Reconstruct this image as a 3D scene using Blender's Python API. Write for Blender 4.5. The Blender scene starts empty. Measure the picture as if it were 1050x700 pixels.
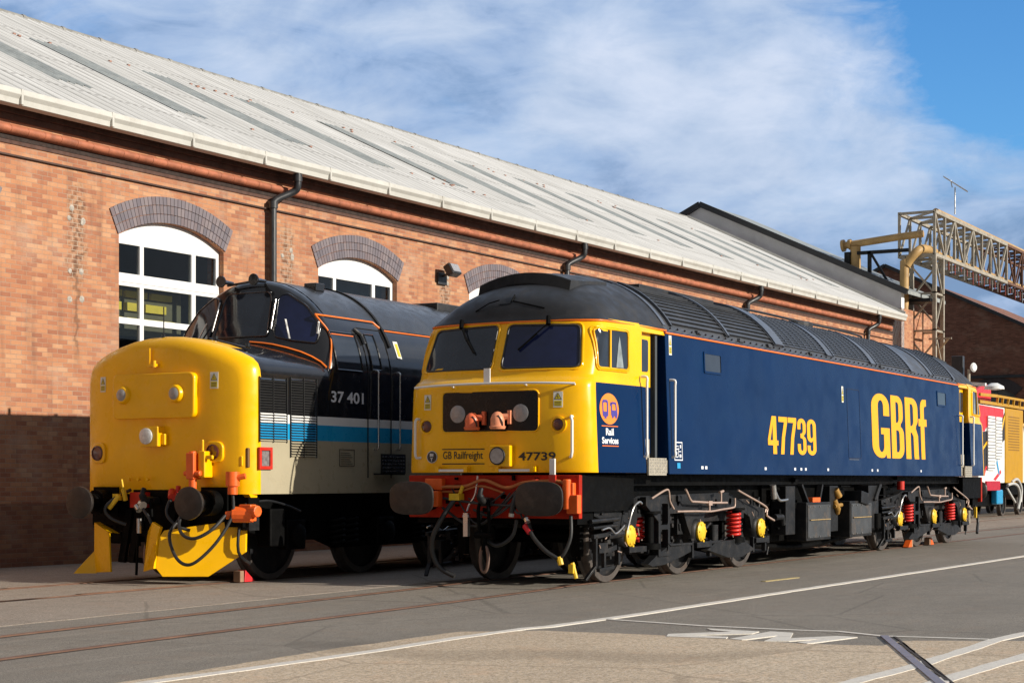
import bpy, bmesh, math, random
from math import sin, cos, tan, pi, radians, sqrt, atan2
from mathutils import Vector, Matrix
from mathutils.geometry import tessellate_polygon
random.seed(7)
S = bpy.context.scene
COL = S.collection

# ------------------------------------------------------------------ camera
TH = math.atan(1000/1790.0)
cam_d = bpy.data.cameras.new('camera'); cam = bpy.data.objects.new('camera', cam_d); COL.objects.link(cam)
cam.location = (-19.45, -10.36, 1.27)
cam.rotation_euler = (pi/2, 0, TH - pi/2)
cam_d.sensor_width = 36; cam_d.lens = 36*1790/1050; cam_d.shift_y = 142/1050
cam_d.clip_start = .1; cam_d.clip_end = 3000
S.camera = cam

# ------------------------------------------------------------------ light
SUN_EL = radians(22); sx, sy = .11, -1.0
n_ = math.hypot(sx, sy); sx /= n_; sy /= n_
sun_d = bpy.data.lights.new('sun', 'SUN'); sun = bpy.data.objects.new('sun', sun_d); COL.objects.link(sun)
sun_d.energy = 5.0; sun_d.angle = radians(.5); sun_d.color = (1, .93, .82)
to_sun = Vector((sx*cos(SUN_EL), sy*cos(SUN_EL), sin(SUN_EL)))
sun.rotation_euler = to_sun.to_track_quat('Z', 'Y').to_euler()
W = bpy.data.worlds.new('World'); S.world = W; W.use_nodes = True
nt = W.node_tree; nt.nodes.clear()
def nn(t, typ, **k):
    n = t.nodes.new(typ)
    for a, b in k.items(): setattr(n, a, b)
    return n
sky = nn(nt, 'ShaderNodeTexSky', sky_type='NISHITA', sun_disc=False)
sky.sun_elevation = SUN_EL; sky.sun_rotation = atan2(sx, sy)
sky.air_density = 1.0; sky.dust_density = .6; sky.ozone_density = 3.5
def mathn(t, op, a, b=None, clamp=False):
    m = nn(t, 'ShaderNodeMath', operation=op); m.use_clamp = clamp
    for i, v in enumerate((a, b)):
        if v is None: continue
        if isinstance(v, (int, float)): m.inputs[i].default_value = v
        else: t.links.new(v, m.inputs[i])
    return m.outputs[0]
def mixc(t, f, a, b, mode='MIX'):
    m = nn(t, 'ShaderNodeMix', data_type='RGBA', blend_type=mode)
    for i, v in ((0, f), (6, a), (7, b)):
        if isinstance(v, (int, float)): m.inputs[i].default_value = v
        elif isinstance(v, tuple): m.inputs[i].default_value = (*v[:3], 1)
        else: t.links.new(v, m.inputs[i])
    return m.outputs[2]
def ramp(t, f, stops):
    r = nn(t, 'ShaderNodeValToRGB'); e = r.color_ramp.elements
    while len(e) < len(stops): e.new(.5)
    for x, (p, c) in zip(e, stops):
        x.position = p; x.color = (*c[:3], 1) if isinstance(c, tuple) else (c, c, c, 1)
    t.links.new(f, r.inputs[0]); return r.outputs[0]
def noise(t, vec, scale, detail=4, rough=.5, dist=0):
    n = nn(t, 'ShaderNodeTexNoise'); n.inputs['Scale'].default_value = scale
    n.inputs['Detail'].default_value = detail; n.inputs['Roughness'].default_value = rough
    n.inputs['Distortion'].default_value = dist
    if vec is not None: t.links.new(vec, n.inputs['Vector'])
    return n.outputs['Fac']
def mapping(t, vec, scale=(1, 1, 1), rot=(0, 0, 0), loc=(0, 0, 0)):
    m = nn(t, 'ShaderNodeMapping'); m.inputs['Scale'].default_value = scale
    m.inputs['Rotation'].default_value = rot; m.inputs['Location'].default_value = loc
    t.links.new(vec, m.inputs['Vector']); return m.outputs[0]
# clouds: a layer of cloud over the sky, laid out by compass direction
tc = nn(nt, 'ShaderNodeTexCoord').outputs['Generated']
sep = nn(nt, 'ShaderNodeSeparateXYZ'); nt.links.new(tc, sep.inputs[0])
# flatten the direction onto a cloud ceiling
zc = mathn(nt, 'MAXIMUM', mathn(nt, 'ADD', sep.outputs[2], .12), .05)
cmb = nn(nt, 'ShaderNodeCombineXYZ')
nt.links.new(mathn(nt, 'DIVIDE', sep.outputs[0], zc), cmb.inputs[0])
nt.links.new(mathn(nt, 'DIVIDE', sep.outputs[1], zc), cmb.inputs[1])
cv = cmb.outputs[0]
def skyblob(az_deg, el_deg, r_az, r_el, tilt=0):
    """soft blob mask around a compass direction (degrees from +X, elevation)"""
    az = mathn(nt, 'ARCTAN2', sep.outputs[1], sep.outputs[0])
    el = mathn(nt, 'ARCSINE', sep.outputs[2])
    da = mathn(nt, 'SUBTRACT', az, radians(az_deg)); de = mathn(nt, 'SUBTRACT', el, radians(el_deg))
    c_, s_ = cos(tilt), sin(tilt)
    u = mathn(nt, 'ADD', mathn(nt, 'MULTIPLY', da, c_), mathn(nt, 'MULTIPLY', de, s_))
    v = mathn(nt, 'SUBTRACT', mathn(nt, 'MULTIPLY', de, c_), mathn(nt, 'MULTIPLY', da, s_))
    u = mathn(nt, 'DIVIDE', u, radians(r_az)); v = mathn(nt, 'DIVIDE', v, radians(r_el))
    d = mathn(nt, 'ADD', mathn(nt, 'MULTIPLY', u, u), mathn(nt, 'MULTIPLY', v, v))
    return mathn(nt, 'POWER', 2.718, mathn(nt, 'MULTIPLY', d, -1.0))
n1 = noise(nt, mapping(nt, tc, (4.6, 4.6, 9.5), (.25, 0, 0), (3, 1, .4)), 1.0, 10, .55, .5)
n2 = noise(nt, mapping(nt, tc, (8, 8, 19), (-.2, .1, 0), (1, 7, 2)), 1.0, 9, .6, .3)
blue = skyblob(13.6, 14.5, 4.6, 5.2, .2)
blue2 = skyblob(48, 15.5, 4, 2.5)
bright = skyblob(25, 11.5, 8, 3.0, -.35)
grey = skyblob(16, 6.0, 12, 2.6, 0)
n3 = noise(nt, mapping(nt, tc, (16, 16, 44), (.2, 0, 0), (2, 2, 0)), 1.0, 10, .65, .8)
n4 = noise(nt, mapping(nt, tc, (11, 11, 24), (0, .2, 0), (9, 4, 0)), 1.0, 8, .55, .4)
cover = mathn(nt, 'ADD', mathn(nt, 'MULTIPLY', n1, .9), mathn(nt, 'MULTIPLY', n2, .7))
cover = mathn(nt, 'SUBTRACT', cover, mathn(nt, 'MULTIPLY', blue, .62))
cover = mathn(nt, 'SUBTRACT', cover, mathn(nt, 'MULTIPLY', blue2, .10))
cover = mathn(nt, 'ADD', cover, mathn(nt, 'MULTIPLY', bright, .14))
cover = mathn(nt, 'ADD', cover, mathn(nt, 'MULTIPLY', grey, .22))
cover = mathn(nt, 'ADD', cover, mathn(nt, 'MULTIPLY', mathn(nt, 'SUBTRACT', n3, .5), .35))
cmask = ramp(nt, cover, [(.38, 0.0), (.52, .50), (.68, .85), (.90, .98)])
# unseen grey cloud added away from the view, to cut fill light and reflections
az_ = mathn(nt, 'ARCTAN2', sep.outputs[1], sep.outputs[0])
away = ramp(nt, mathn(nt, 'DIVIDE', mathn(nt, 'ABSOLUTE', mathn(nt, 'SUBTRACT', az_, radians(27))), pi), [(.20, 0.0), (.42, 1.0)])
shade = mathn(nt, 'ADD', mathn(nt, 'ADD', mathn(nt, 'SUBTRACT', n1, mathn(nt, 'MULTIPLY', grey, .24)), mathn(nt, 'ADD', mathn(nt, 'MULTIPLY', mathn(nt, 'SUBTRACT', n4, .5), .95), mathn(nt, 'MULTIPLY', mathn(nt, 'SUBTRACT', n3, .5), .35))), mathn(nt, 'MULTIPLY', bright, .14))
ccol = ramp(nt, shade, [(.22, (1.9, 2.9, 4.7)), (.36, (3.4, 4.5, 6.5)), (.50, (4.5, 5.5, 7.2)), (.68, (5.7, 6.5, 8.0)), (.88, (6.7, 7.3, 8.5))])
ccol = mixc(nt, away, ccol, (2.1, 2.2, 2.4))
hs = nn(nt, 'ShaderNodeHueSaturation'); hs.inputs['Saturation'].default_value = 1.15; hs.inputs['Value'].default_value = 1.85
nt.links.new(sky.outputs[0], hs.inputs['Color'])
cmask = mathn(nt, 'MAXIMUM', cmask, mathn(nt, 'MULTIPLY', away, .95))
blu = mixc(nt, 1.0, hs.outputs[0], (.50, .72, .87), 'MULTIPLY')
skyc = mixc(nt, cmask, blu, ccol)
bg = nn(nt, 'ShaderNodeBackground'); bg.inputs['Strength'].default_value = .10
nt.links.new(skyc, bg.inputs[0]); wo = nn(nt, 'ShaderNodeOutputWorld'); nt.links.new(bg.outputs[0], wo.inputs[0])
S.view_settings.view_transform = 'Standard'; S.view_settings.look = 'None'
S.view_settings.exposure = 0.17; S.view_settings.gamma = 1
S.render.resolution_x = 1024; S.render.resolution_y = 682
S.render.engine = 'CYCLES'
S.cycles.max_bounces = 6

# ------------------------------------------------------------------ materials
MATS = {}
def mat(name, col, rough=.5, metal=0, var=.12, nscale=3, bump=0, coat=0, dirt=None, spec=.5, rvar=.12, streak=False):
    if name in MATS: return MATS[name]
    m = bpy.data.materials.new(name); m.use_nodes = True; t = m.node_tree
    b = t.nodes['Principled BSDF']
    o = nn(t, 'ShaderNodeTexCoord').outputs['Object']
    n = noise(t, o, nscale, 6, .6)
    lo = tuple(c*(1-var) for c in col); hi = tuple(min(1, c*(1+var)) for c in col)
    c = ramp(t, n, [(.3, lo), (.7, hi)])
    if dirt:
        dv = mapping(t, o, (7, 7, .6) if streak else (1, 1, 1))
        dn = noise(t, dv, dirt[1] if len(dirt) > 1 else 5, 8, .7)
        dm = ramp(t, dn, [(.52, 0.0), (.75, dirt[2] if len(dirt) > 2 else .6)])
        c = mixc(t, dm, c, dirt[0])
    t.links.new(c, b.inputs['Base Color'])
    r = ramp(t, noise(t, o, nscale*2.3, 5), [(.3, max(.02, rough-rvar)), (.7, min(1, rough+rvar))])
    t.links.new(r, b.inputs['Roughness'])
    b.inputs['Metallic'].default_value = metal; b.inputs['Coat Weight'].default_value = coat
    b.inputs['Coat Roughness'].default_value = .08
    b.inputs['Specular IOR Level'].default_value = spec
    if bump:
        bp = nn(t, 'ShaderNodeBump'); bp.inputs['Strength'].default_value = bump; bp.inputs['Distance'].default_value = .01
        t.links.new(noise(t, o, nscale*8, 6, .7), bp.inputs['Height']); t.links.new(bp.outputs[0], b.inputs['Normal'])
    MATS[name] = m; return m
YEL = mat('yellow_paint', (.94, .50, .0), .32, coat=.15, var=.05, dirt=((.60, .27, .0), 2.5, .16), spec=.35)
NAVY = mat('navy_paint', (.0014, .0195, .075), .30, coat=.02, var=.10, nscale=1.1, dirt=((.003, .028, .080), 2, .3), spec=.09)
BLACKP = mat('black_gloss_paint', (.012, .012, .013), .18, coat=.5, var=.2)
ROOFG = mat('roof_grey_paint', (.050, .054, .062), .42, var=.22, dirt=((.11, .10, .095), 4, .5), spec=.6)
ROOFD = mat('cab_roof_dark_paint', (.020, .020, .021), .5, var=.3, dirt=((.06, .052, .045), 3, .45), spec=.4)
GRILLE = mat('grille_blue_grey', (.085, .10, .13), .45, var=.15)
VOID = mat('dark_void', (.004, .004, .005), .9, var=.2)
ORANGE = mat('orange_line_paint', (.90, .20, .02), .4, var=.05)
ORG2 = mat('orange_fitting', (.85, .13, .015), .45, var=.12, nscale=9)
RED = mat('red_paint', (.55, .025, .012), .4, var=.15, nscale=5)
REDB = mat('red_beam_paint', (.42, .018, .003), .5, var=.25, nscale=4, dirt=((.12, .01, .004), 5, .6), spec=.2)
WHITE = mat('white_paint', (.78, .78, .76), .4, var=.04)
BEIGE = mat('beige_paint', (.42, .37, .255), .34, coat=.3, var=.05)
BLUE = mat('stripe_blue_paint', (.012, .32, .62), .3, coat=.4, var=.05)
UNDER = mat('underframe_black', (.0018, .0018, .0018), .6, var=.5, nscale=6, dirt=((.007, .006, .005), 6, .5), bump=.2, spec=.08)
UNDERG = mat('underframe_grey', (.013, .0135, .015), .5, var=.4, nscale=5, dirt=((.065, .050, .038), 5, .55), bump=.2, spec=.25)
TYRE = mat('wheel_steel', (.10, .085, .075), .5, metal=.3, var=.3, nscale=6, dirt=((.10, .05, .025), 5, .6))
STEEL = mat('bare_steel', (.55, .54, .52), .28, metal=.9, var=.1)
PIPE = mat('pale_pipe', (.50, .36, .29), .35, metal=.3, var=.15)
RUBBER = mat('hose_rubber', (.022, .022, .022), .45, var=.3)
BUFF = mat('buffer_greased_steel', (.026, .022, .020), .45, metal=.2, var=.4, nscale=8, dirt=((.12, .10, .085), 6, .35))
YCAP = mat('yellow_cap_paint', (.80, .50, .02), .5, var=.15, nscale=9)
SPRING = mat('red_spring_paint', (.72, .03, .02), .4, var=.1)
GLASSD = mat('dark_glazing', (.020, .026, .036), .06, var=.3, spec=.8, rvar=.03)
GLASSB = mat('blue_dark_glazing', (.008, .012, .045), .08, var=.3, spec=.6, rvar=.03)
LENS = mat('lamp_lens', (.30, .29, .29), .15, var=.2, nscale=20, coat=.6)
LENSR = mat('tail_lamp_lens', (.10, .02, .012), .15, var=.2, coat=.6)
BRTXT = mat('lettering_yellow', (.92, .41, .002), .5, var=.03)
WTXT = mat('lettering_white', (.75, .77, .80), .4, var=.03)
KTXT = mat('lettering_black', (.02, .018, .016), .5, var=.1)
WSIGN = mat('sign_white', (.70, .70, .64), .5, var=.06)
YSIGN = mat('sign_yellow', (.62, .50, .02), .5, var=.06)
CHEQ = mat('chequer_plate', (.50, .45, .36), .45, metal=.4, var=.2, nscale=14)
OCHRE = mat('ochre_pipe_paint', (.46, .29, .11), .5, var=.18, nscale=3, dirt=((.20, .10, .04), 4, .6))
GALV = mat('galvanised_steel', (.38, .34, .27), .5, metal=.2, var=.25, nscale=5, dirt=((.22, .12, .06), 3, .6))
RUST = mat('rusty_steel', (.13, .060, .035), .7, var=.4, nscale=5)
DOWNP = mat('black_downpipe', (.028, .029, .032), .4, var=.2)
GUTT = mat('gutter_cream', (.52, .51, .47), .5, var=.08, nscale=2, dirt=((.30, .27, .22), 3, .5))
FRAMEW = mat('window_frame_white', (.80, .80, .79), .35, var=.03)
CONCR = mat('pale_stone', (.40, .36, .31), .85, var=.35, nscale=25)
CHOCKR = mat('chock_red', (.70, .02, .025), .5, var=.1)
WOOD = mat('chock_wood', (.34, .20, .12), .8, var=.3)

def island_mat(name, stops, rough=.7):
    m = bpy.data.materials.new(name); m.use_nodes = True; t = m.node_tree; b = t.nodes['Principled BSDF']
    g = nn(t, 'ShaderNodeNewGeometry')
    c = ramp(t, g.outputs['Random Per Island'], stops)
    o = nn(t, 'ShaderNodeTexCoord').outputs['Object']
    c = mixc(t, ramp(t, noise(t, o, 14, 5), [(.35, 0.0), (.75, .45)]), c, (.16, .14, .14))
    t.links.new(c, b.inputs['Base Color']); b.inputs['Roughness'].default_value = rough
    return m
ARCHB = island_mat('blue_engineering_brick', [(0, (.115, .10, .12)), (.4, (.17, .145, .165)), (.75, (.22, .18, .19)), (1, (.15, .11, .12))])

def brick_mat(name, cols, mortar, stain=1.0, scars=False, dark=False):
    m = bpy.data.materials.new(name); m.use_nodes = True; t = m.node_tree; b = t.nodes['Principled BSDF']
    o = nn(t, 'ShaderNodeTexCoord').outputs['Object']
    s = nn(t, 'ShaderNodeSeparateXYZ'); t.links.new(o, s.inputs[0])
    c = nn(t, 'ShaderNodeCombineXYZ')
    t.links.new(mathn(t, 'ADD', s.outputs[0], s.outputs[1]), c.inputs[0]); t.links.new(s.outputs[2], c.inputs[1])
    v = c.outputs[0]
    # slight waviness of the courses
    bk = nn(t, 'ShaderNodeTexBrick'); t.links.new(v, bk.inputs['Vector'])
    bk.inputs['Scale'].default_value = 1; bk.inputs['Brick Width'].default_value = .205; bk.inputs['Row Height'].default_value = .069
    bk.inputs['Mortar Size'].default_value = .0055; bk.inputs['Mortar Smooth'].default_value = .4; bk.inputs['Bias'].default_value = 0
    bk.inputs['Color1'].default_value = (0, 0, 0, 1); bk.inputs['Color2'].default_value = (1, 1, 1, 1); bk.inputs['Mortar'].default_value = (.5, .5, .5, 1)
    bw = nn(t, 'ShaderNodeRGBToBW'); t.links.new(bk.outputs['Color'], bw.inputs[0])
    # shift brick tone with patchy noise so tone is not purely random
    big = noise(t, v, .55, 4, .6); mid = noise(t, v, 3.2, 4, .6)
    f = mathn(t, 'ADD', mathn(t, 'MULTIPLY', bw.outputs[0], .70), mathn(t, 'MULTIPLY', mathn(t, 'ADD', big, mathn(t, 'MULTIPLY', mid, .7)), .42))
    f = mathn(t, 'SUBTRACT', f, .18)
    bc = ramp(t, f, [(i/(len(cols)-1), k) for i, k in enumerate(cols)])
    fine = noise(t, v, 32, 5, .7)
    bc = mixc(t, mathn(t, 'MULTIPLY', fine, .35), bc, tuple(x*.55 for x in cols[2]), 'MIX')
    mort = mixc(t, big, mortar, tuple(x*.6 for x in mortar))
    col = mixc(t, mathn(t, 'MULTIPLY', bk.outputs['Fac'], ramp(t, noise(t, v, .9, 5, .7), [(.35, .35), (.62, 1.0)])), bc, mort)
    # soot runs, pale lime bloom
    run = noise(t, mapping(t, v, (2.2, .28, 1)), 1.6, 6, .65)
    col = mixc(t, ramp(t, run, [(.50, 0.0), (.74, .55*stain)]), col, (.16, .09, .065))
    blm = noise(t, mapping(t, v, (.7, 1.1, 1), loc=(4, 9, 0)), 1.3, 7, .7)
    col = mixc(t, ramp(t, blm, [(.52, 0.0), (.72, .45*stain)]), col, (.52, .40, .30))
    # darker foot of the wall
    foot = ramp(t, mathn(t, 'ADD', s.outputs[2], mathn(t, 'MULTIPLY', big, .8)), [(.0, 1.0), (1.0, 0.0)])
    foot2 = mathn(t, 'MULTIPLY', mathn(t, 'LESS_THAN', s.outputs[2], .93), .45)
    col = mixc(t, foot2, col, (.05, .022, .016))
    if scars:   # columns of sooty bricks where brackets once sat
        xm = mathn(t, 'SUBTRACT', mathn(t, 'MODULO', mathn(t, 'ADD', s.outputs[0], 51.2-1.52+2.56), 5.12), 2.56)
        wob = mathn(t, 'MULTIPLY', mathn(t, 'SUBTRACT', noise(t, v, 6, 4), .5), .35)
        xx = mathn(t, 'ABSOLUTE', mathn(t, 'ADD', xm, wob))
        inx = ramp(t, xx, [(.10, 1.0), (.24, 0.0)])
        zz = mathn(t, 'ABSOLUTE', mathn(t, 'SUBTRACT', mathn(t, 'ADD', s.outputs[2], wob), 5.0))
        inz = ramp(t, zz, [(.55, 1.0), (.85, 0.0)])
        sc = mathn(t, 'MULTIPLY', mathn(t, 'MULTIPLY', inx, inz), .75)
        dk = mixc(t, ramp(t, noise(t, v, 11, 3), [(.4, 0.0), (.6, 1.0)]), (.10, .055, .035), (.42, .24, .15))
        dk = mixc(t, bk.outputs['Fac'], dk, (.50, .42, .33))
        col = mixc(t, sc, col, dk)
        # thin drip line beneath
        iny = ramp(t, xx, [(.015, 1.0), (.05, 0.0)])
        inz2 = ramp(t, mathn(t, 'ABSOLUTE', mathn(t, 'SUBTRACT', s.outputs[2], 3.9)), [(.5, .5), (.9, 0.0)])
        col = mixc(t, mathn(t, 'MULTIPLY', iny, inz2), col, (.10, .05, .03))
    t.links.new(col, b.inputs['Base Color']); b.inputs['Roughness'].default_value = .88; b.inputs['Specular IOR Level'].default_value = .25
    bp = nn(t, 'ShaderNodeBump'); bp.inputs['Strength'].default_value = .55; bp.inputs['Distance'].default_value = .012
    h = mathn(t, 'SUBTRACT', mathn(t, 'MULTIPLY', fine, .5), bk.outputs['Fac'])
    t.links.new(h, bp.inputs['Height']); t.links.new(bp.outputs[0], b.inputs['Normal'])
    return m
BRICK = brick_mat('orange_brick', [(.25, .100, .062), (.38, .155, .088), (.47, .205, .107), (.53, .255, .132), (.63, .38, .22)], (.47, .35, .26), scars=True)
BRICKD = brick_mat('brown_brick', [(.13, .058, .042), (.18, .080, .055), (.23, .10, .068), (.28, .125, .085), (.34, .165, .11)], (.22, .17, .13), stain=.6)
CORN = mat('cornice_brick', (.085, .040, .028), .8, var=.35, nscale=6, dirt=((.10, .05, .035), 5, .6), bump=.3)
# moulded terracotta string
MOULD = mat('string_course_brick', (.40, .135, .070), .7, var=.3, nscale=5, dirt=((.13, .06, .04), 6, .5), bump=.3)

def roof_mat():
    m = bpy.data.materials.new('fibre_cement_sheet'); m.use_nodes = True; t = m.node_tree; b = t.nodes['Principled BSDF']
    o = nn(t, 'ShaderNodeTexCoord').outputs['Object']
    a = noise(t, mapping(t, o, (5, .35, .35)), 1.2, 6, .6)
    c = ramp(t, a, [(.3, (.50, .495, .48)), (.5, (.63, .625, .61)), (.75, (.73, .725, .71))])
    g = noise(t, o, .6, 6, .6)
    c = mixc(t, ramp(t, g, [(.45, 0.0), (.75, .35)]), c, (.34, .33, .30))
    sx_ = nn(t, 'ShaderNodeSeparateXYZ'); t.links.new(o, sx_.inputs[0])
    fr_ = mathn(t, 'FRACT', mathn(t, 'DIVIDE', sx_.outputs[0], .354))
    dl = ramp(t, mathn(t, 'ABSOLUTE', mathn(t, 'SUBTRACT', fr_, .5)), [(.0, 1.0), (.16, .0)])
    c = mixc(t, mathn(t, 'MULTIPLY', dl, ramp(t, a, [(.3, .75), (.7, .3)])), c, (.20, .20, .19))
    sheet_id = nn(t, 'ShaderNodeTexWhiteNoise', noise_dimensions='1D'); t.links.new(mathn(t, 'FLOOR', mathn(t, 'DIVIDE', sx_.outputs[0], 1.06)), sheet_id.inputs['W'])
    c = mixc(t, mathn(t, 'MULTIPLY', sheet_id.outputs['Value'], .22), c, (.36, .36, .35))
    lap = ramp(t, mathn(t, 'ABSOLUTE', mathn(t, 'SUBTRACT', mathn(t, 'FRACT', mathn(t, 'DIVIDE', sx_.outputs[2], 1.15)), .5)), [(.0, .6), (.022, .0)])
    c = mixc(t, lap, c, (.17, .16, .15))
    l = noise(t, o, 9, 7, .75)
    c = mixc(t, ramp(t, l, [(.64, 0.0), (.74, .6)]), c, (.22, .20, .17))
    t.links.new(c, b.inputs['Base Color']); b.inputs['Roughness'].default_value = .8
    return m
ROOFS = roof_mat()
SKYL = mat('grey_roof_light', (.27, .29, .285), .6, var=.25, nscale=3, dirt=((.36, .35, .32), 6, .6))
CLAD = mat('grey_cladding', (.85, .88, .89), .7, var=.12, nscale=1.5)

def ground_mat(name, base, patch, gs=1.0, streaky=True, cracks=True, speck=(.5, .45, .4)):
    m = bpy.data.materials.new(name); m.use_nodes = True; t = m.node_tree; b = t.nodes['Principled BSDF']
    o = nn(t, 'ShaderNodeTexCoord').outputs['Object']
    c = ramp(t, noise(t, o, .35, 6, .6, .3), [(.3, tuple(x*.82 for x in base)), (.5, base), (.72, patch)])
    if streaky:
        st = noise(t, mapping(t, o, (.18, 2.2, 1), (0, 0, -.04)), 1.1, 7, .65)
        c = mixc(t, ramp(t, st, [(.42, 0.0), (.7, .45)]), c, tuple(x*.62 for x in base))
        st2 = noise(t, mapping(t, o, (.12, 3.2, 1), (0, 0, .05), (7, 3, 0)), 1.4, 6, .65)
        c = mixc(t, ramp(t, st2, [(.55, 0.0), (.72, .45)]), c, tuple(min(1, x*1.35) for x in patch))
    g1 = noise(t, o, 38*gs, 4, .8); g2 = noise(t, o, 110*gs, 3, .8)
    c = mixc(t, ramp(t, g1, [(.43, .75), (.55, 0.0)]), c, tuple(x*.42 for x in base))
    c = mixc(t, ramp(t, g2, [(.49, 0.0), (.61, .75)]), c, speck)
    sp = noise(t, o, 1.7, 7, .8)
    c = mixc(t, ramp(t, sp, [(.60, 0.0), (.74, .55)]), c, tuple(x*.5 for x in base))
    ml = noise(t, o, 4.5, 8, .75, .4)
    c = mixc(t, ramp(t, ml, [(.36, .40), (.52, 0.0)]), c, tuple(x*.62 for x in base))
    c = mixc(t, ramp(t, noise(t, o, 2.1, 7, .7), [(.54, 0.0), (.70, .35)]), c, (base[0]*1.15, base[1]*.95, base[2]*.85))
    if cracks:
        vo = nn(t, 'ShaderNodeTexVoronoi', feature='DISTANCE_TO_EDGE'); vo.inputs['Scale'].default_value = .33
        wv = mixc(t, .22, o, nn(t, 'ShaderNodeTexNoise').outputs['Color'], 'ADD'); t.links.new(wv, vo.inputs['Vector'])
        c = mixc(t, ramp(t, vo.outputs['Distance'], [(.003, .35), (.008, 0.0)]), c, tuple(x*.3 for x in base))
    t.links.new(c, b.inputs['Base Color']); b.inputs['Roughness'].default_value = .85; b.inputs['Specular IOR Level'].default_value = .3
    bp = nn(t, 'ShaderNodeBump'); bp.inputs['Strength'].default_value = .5; bp.inputs['Distance'].default_value = .006
    t.links.new(mathn(t, 'ADD', g1, g2), bp.inputs['Height']); t.links.new(bp.outputs[0], b.inputs['Normal'])
    return m
ASPH = ground_mat('worn_asphalt', (.225, .197, .158), (.28, .247, .20), speck=(.42, .38, .33))
CONC = ground_mat('worn_concrete', (.55, .42, .28), (.64, .51, .355), gs=.6, speck=(.70, .61, .50), streaky=False)
APRON = ground_mat('apron_concrete', (.31, .255, .20), (.40, .33, .26), speck=(.5, .44, .38))
def line_mat():
    m = bpy.data.materials.new('road_paint_white'); m.use_nodes = True; t = m.node_tree; b = t.nodes['Principled BSDF']
    o = nn(t, 'ShaderNodeTexCoord').outputs['Object']
    c = mixc(t, ramp(t, noise(t, o, 9, 8, .8), [(.5, 0.0), (.7, .55)]), (.66, .62, .55), (.34, .29, .24))
    c = mixc(t, ramp(t, noise(t, o, 60, 4, .8), [(.5, 0.0), (.66, .5)]), c, (.30, .26, .22))
    t.links.new(c, b.inputs['Base Color']); b.inputs['Roughness'].default_value = .8; return m
LINE = line_mat()
YDASH = mat('road_paint_ochre', (.42, .33, .15), .8, var=.3, nscale=12)
RAIL = mat('rusty_rail', (.15, .075, .045), .6, var=.35, nscale=4, dirt=((.25, .17, .12), 6, .6))
RAILB = mat('polished_rail', (.21, .185, .21), .45, metal=.2, var=.15, nscale=4)
SLOT = mat('rail_slot_dirt', (.035, .025, .02), .9, var=.4, nscale=6)

def glass_mat():
    m = bpy.data.materials.new('clear_glazing'); m.use_nodes = True; t = m.node_tree; t.nodes.clear()
    tr = nn(t, 'ShaderNodeBsdfTransparent'); tr.inputs[0].default_value = (.80, .84, .86, 1)
    gl = nn(t, 'ShaderNodeBsdfGlossy'); gl.inputs['Roughness'].default_value = .03
    fr = nn(t, 'ShaderNodeFresnel'); fr.inputs[0].default_value = 1.5
    mx = nn(t, 'ShaderNodeMixShader'); ou = nn(t, 'ShaderNodeOutputMaterial')
    lw = nn(t, 'ShaderNodeLayerWeight'); t.links.new(mathn(t, 'ADD', mathn(t, 'POWER', lw.outputs['Facing'], 4.0), .04), mx.inputs[0])
    t.links.new(tr.outputs[0], mx.inputs[1]); t.links.new(gl.outputs[0], mx.inputs[2]); t.links.new(mx.outputs[0], ou.inputs[0])
    return m
CLEAR = glass_mat()

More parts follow.
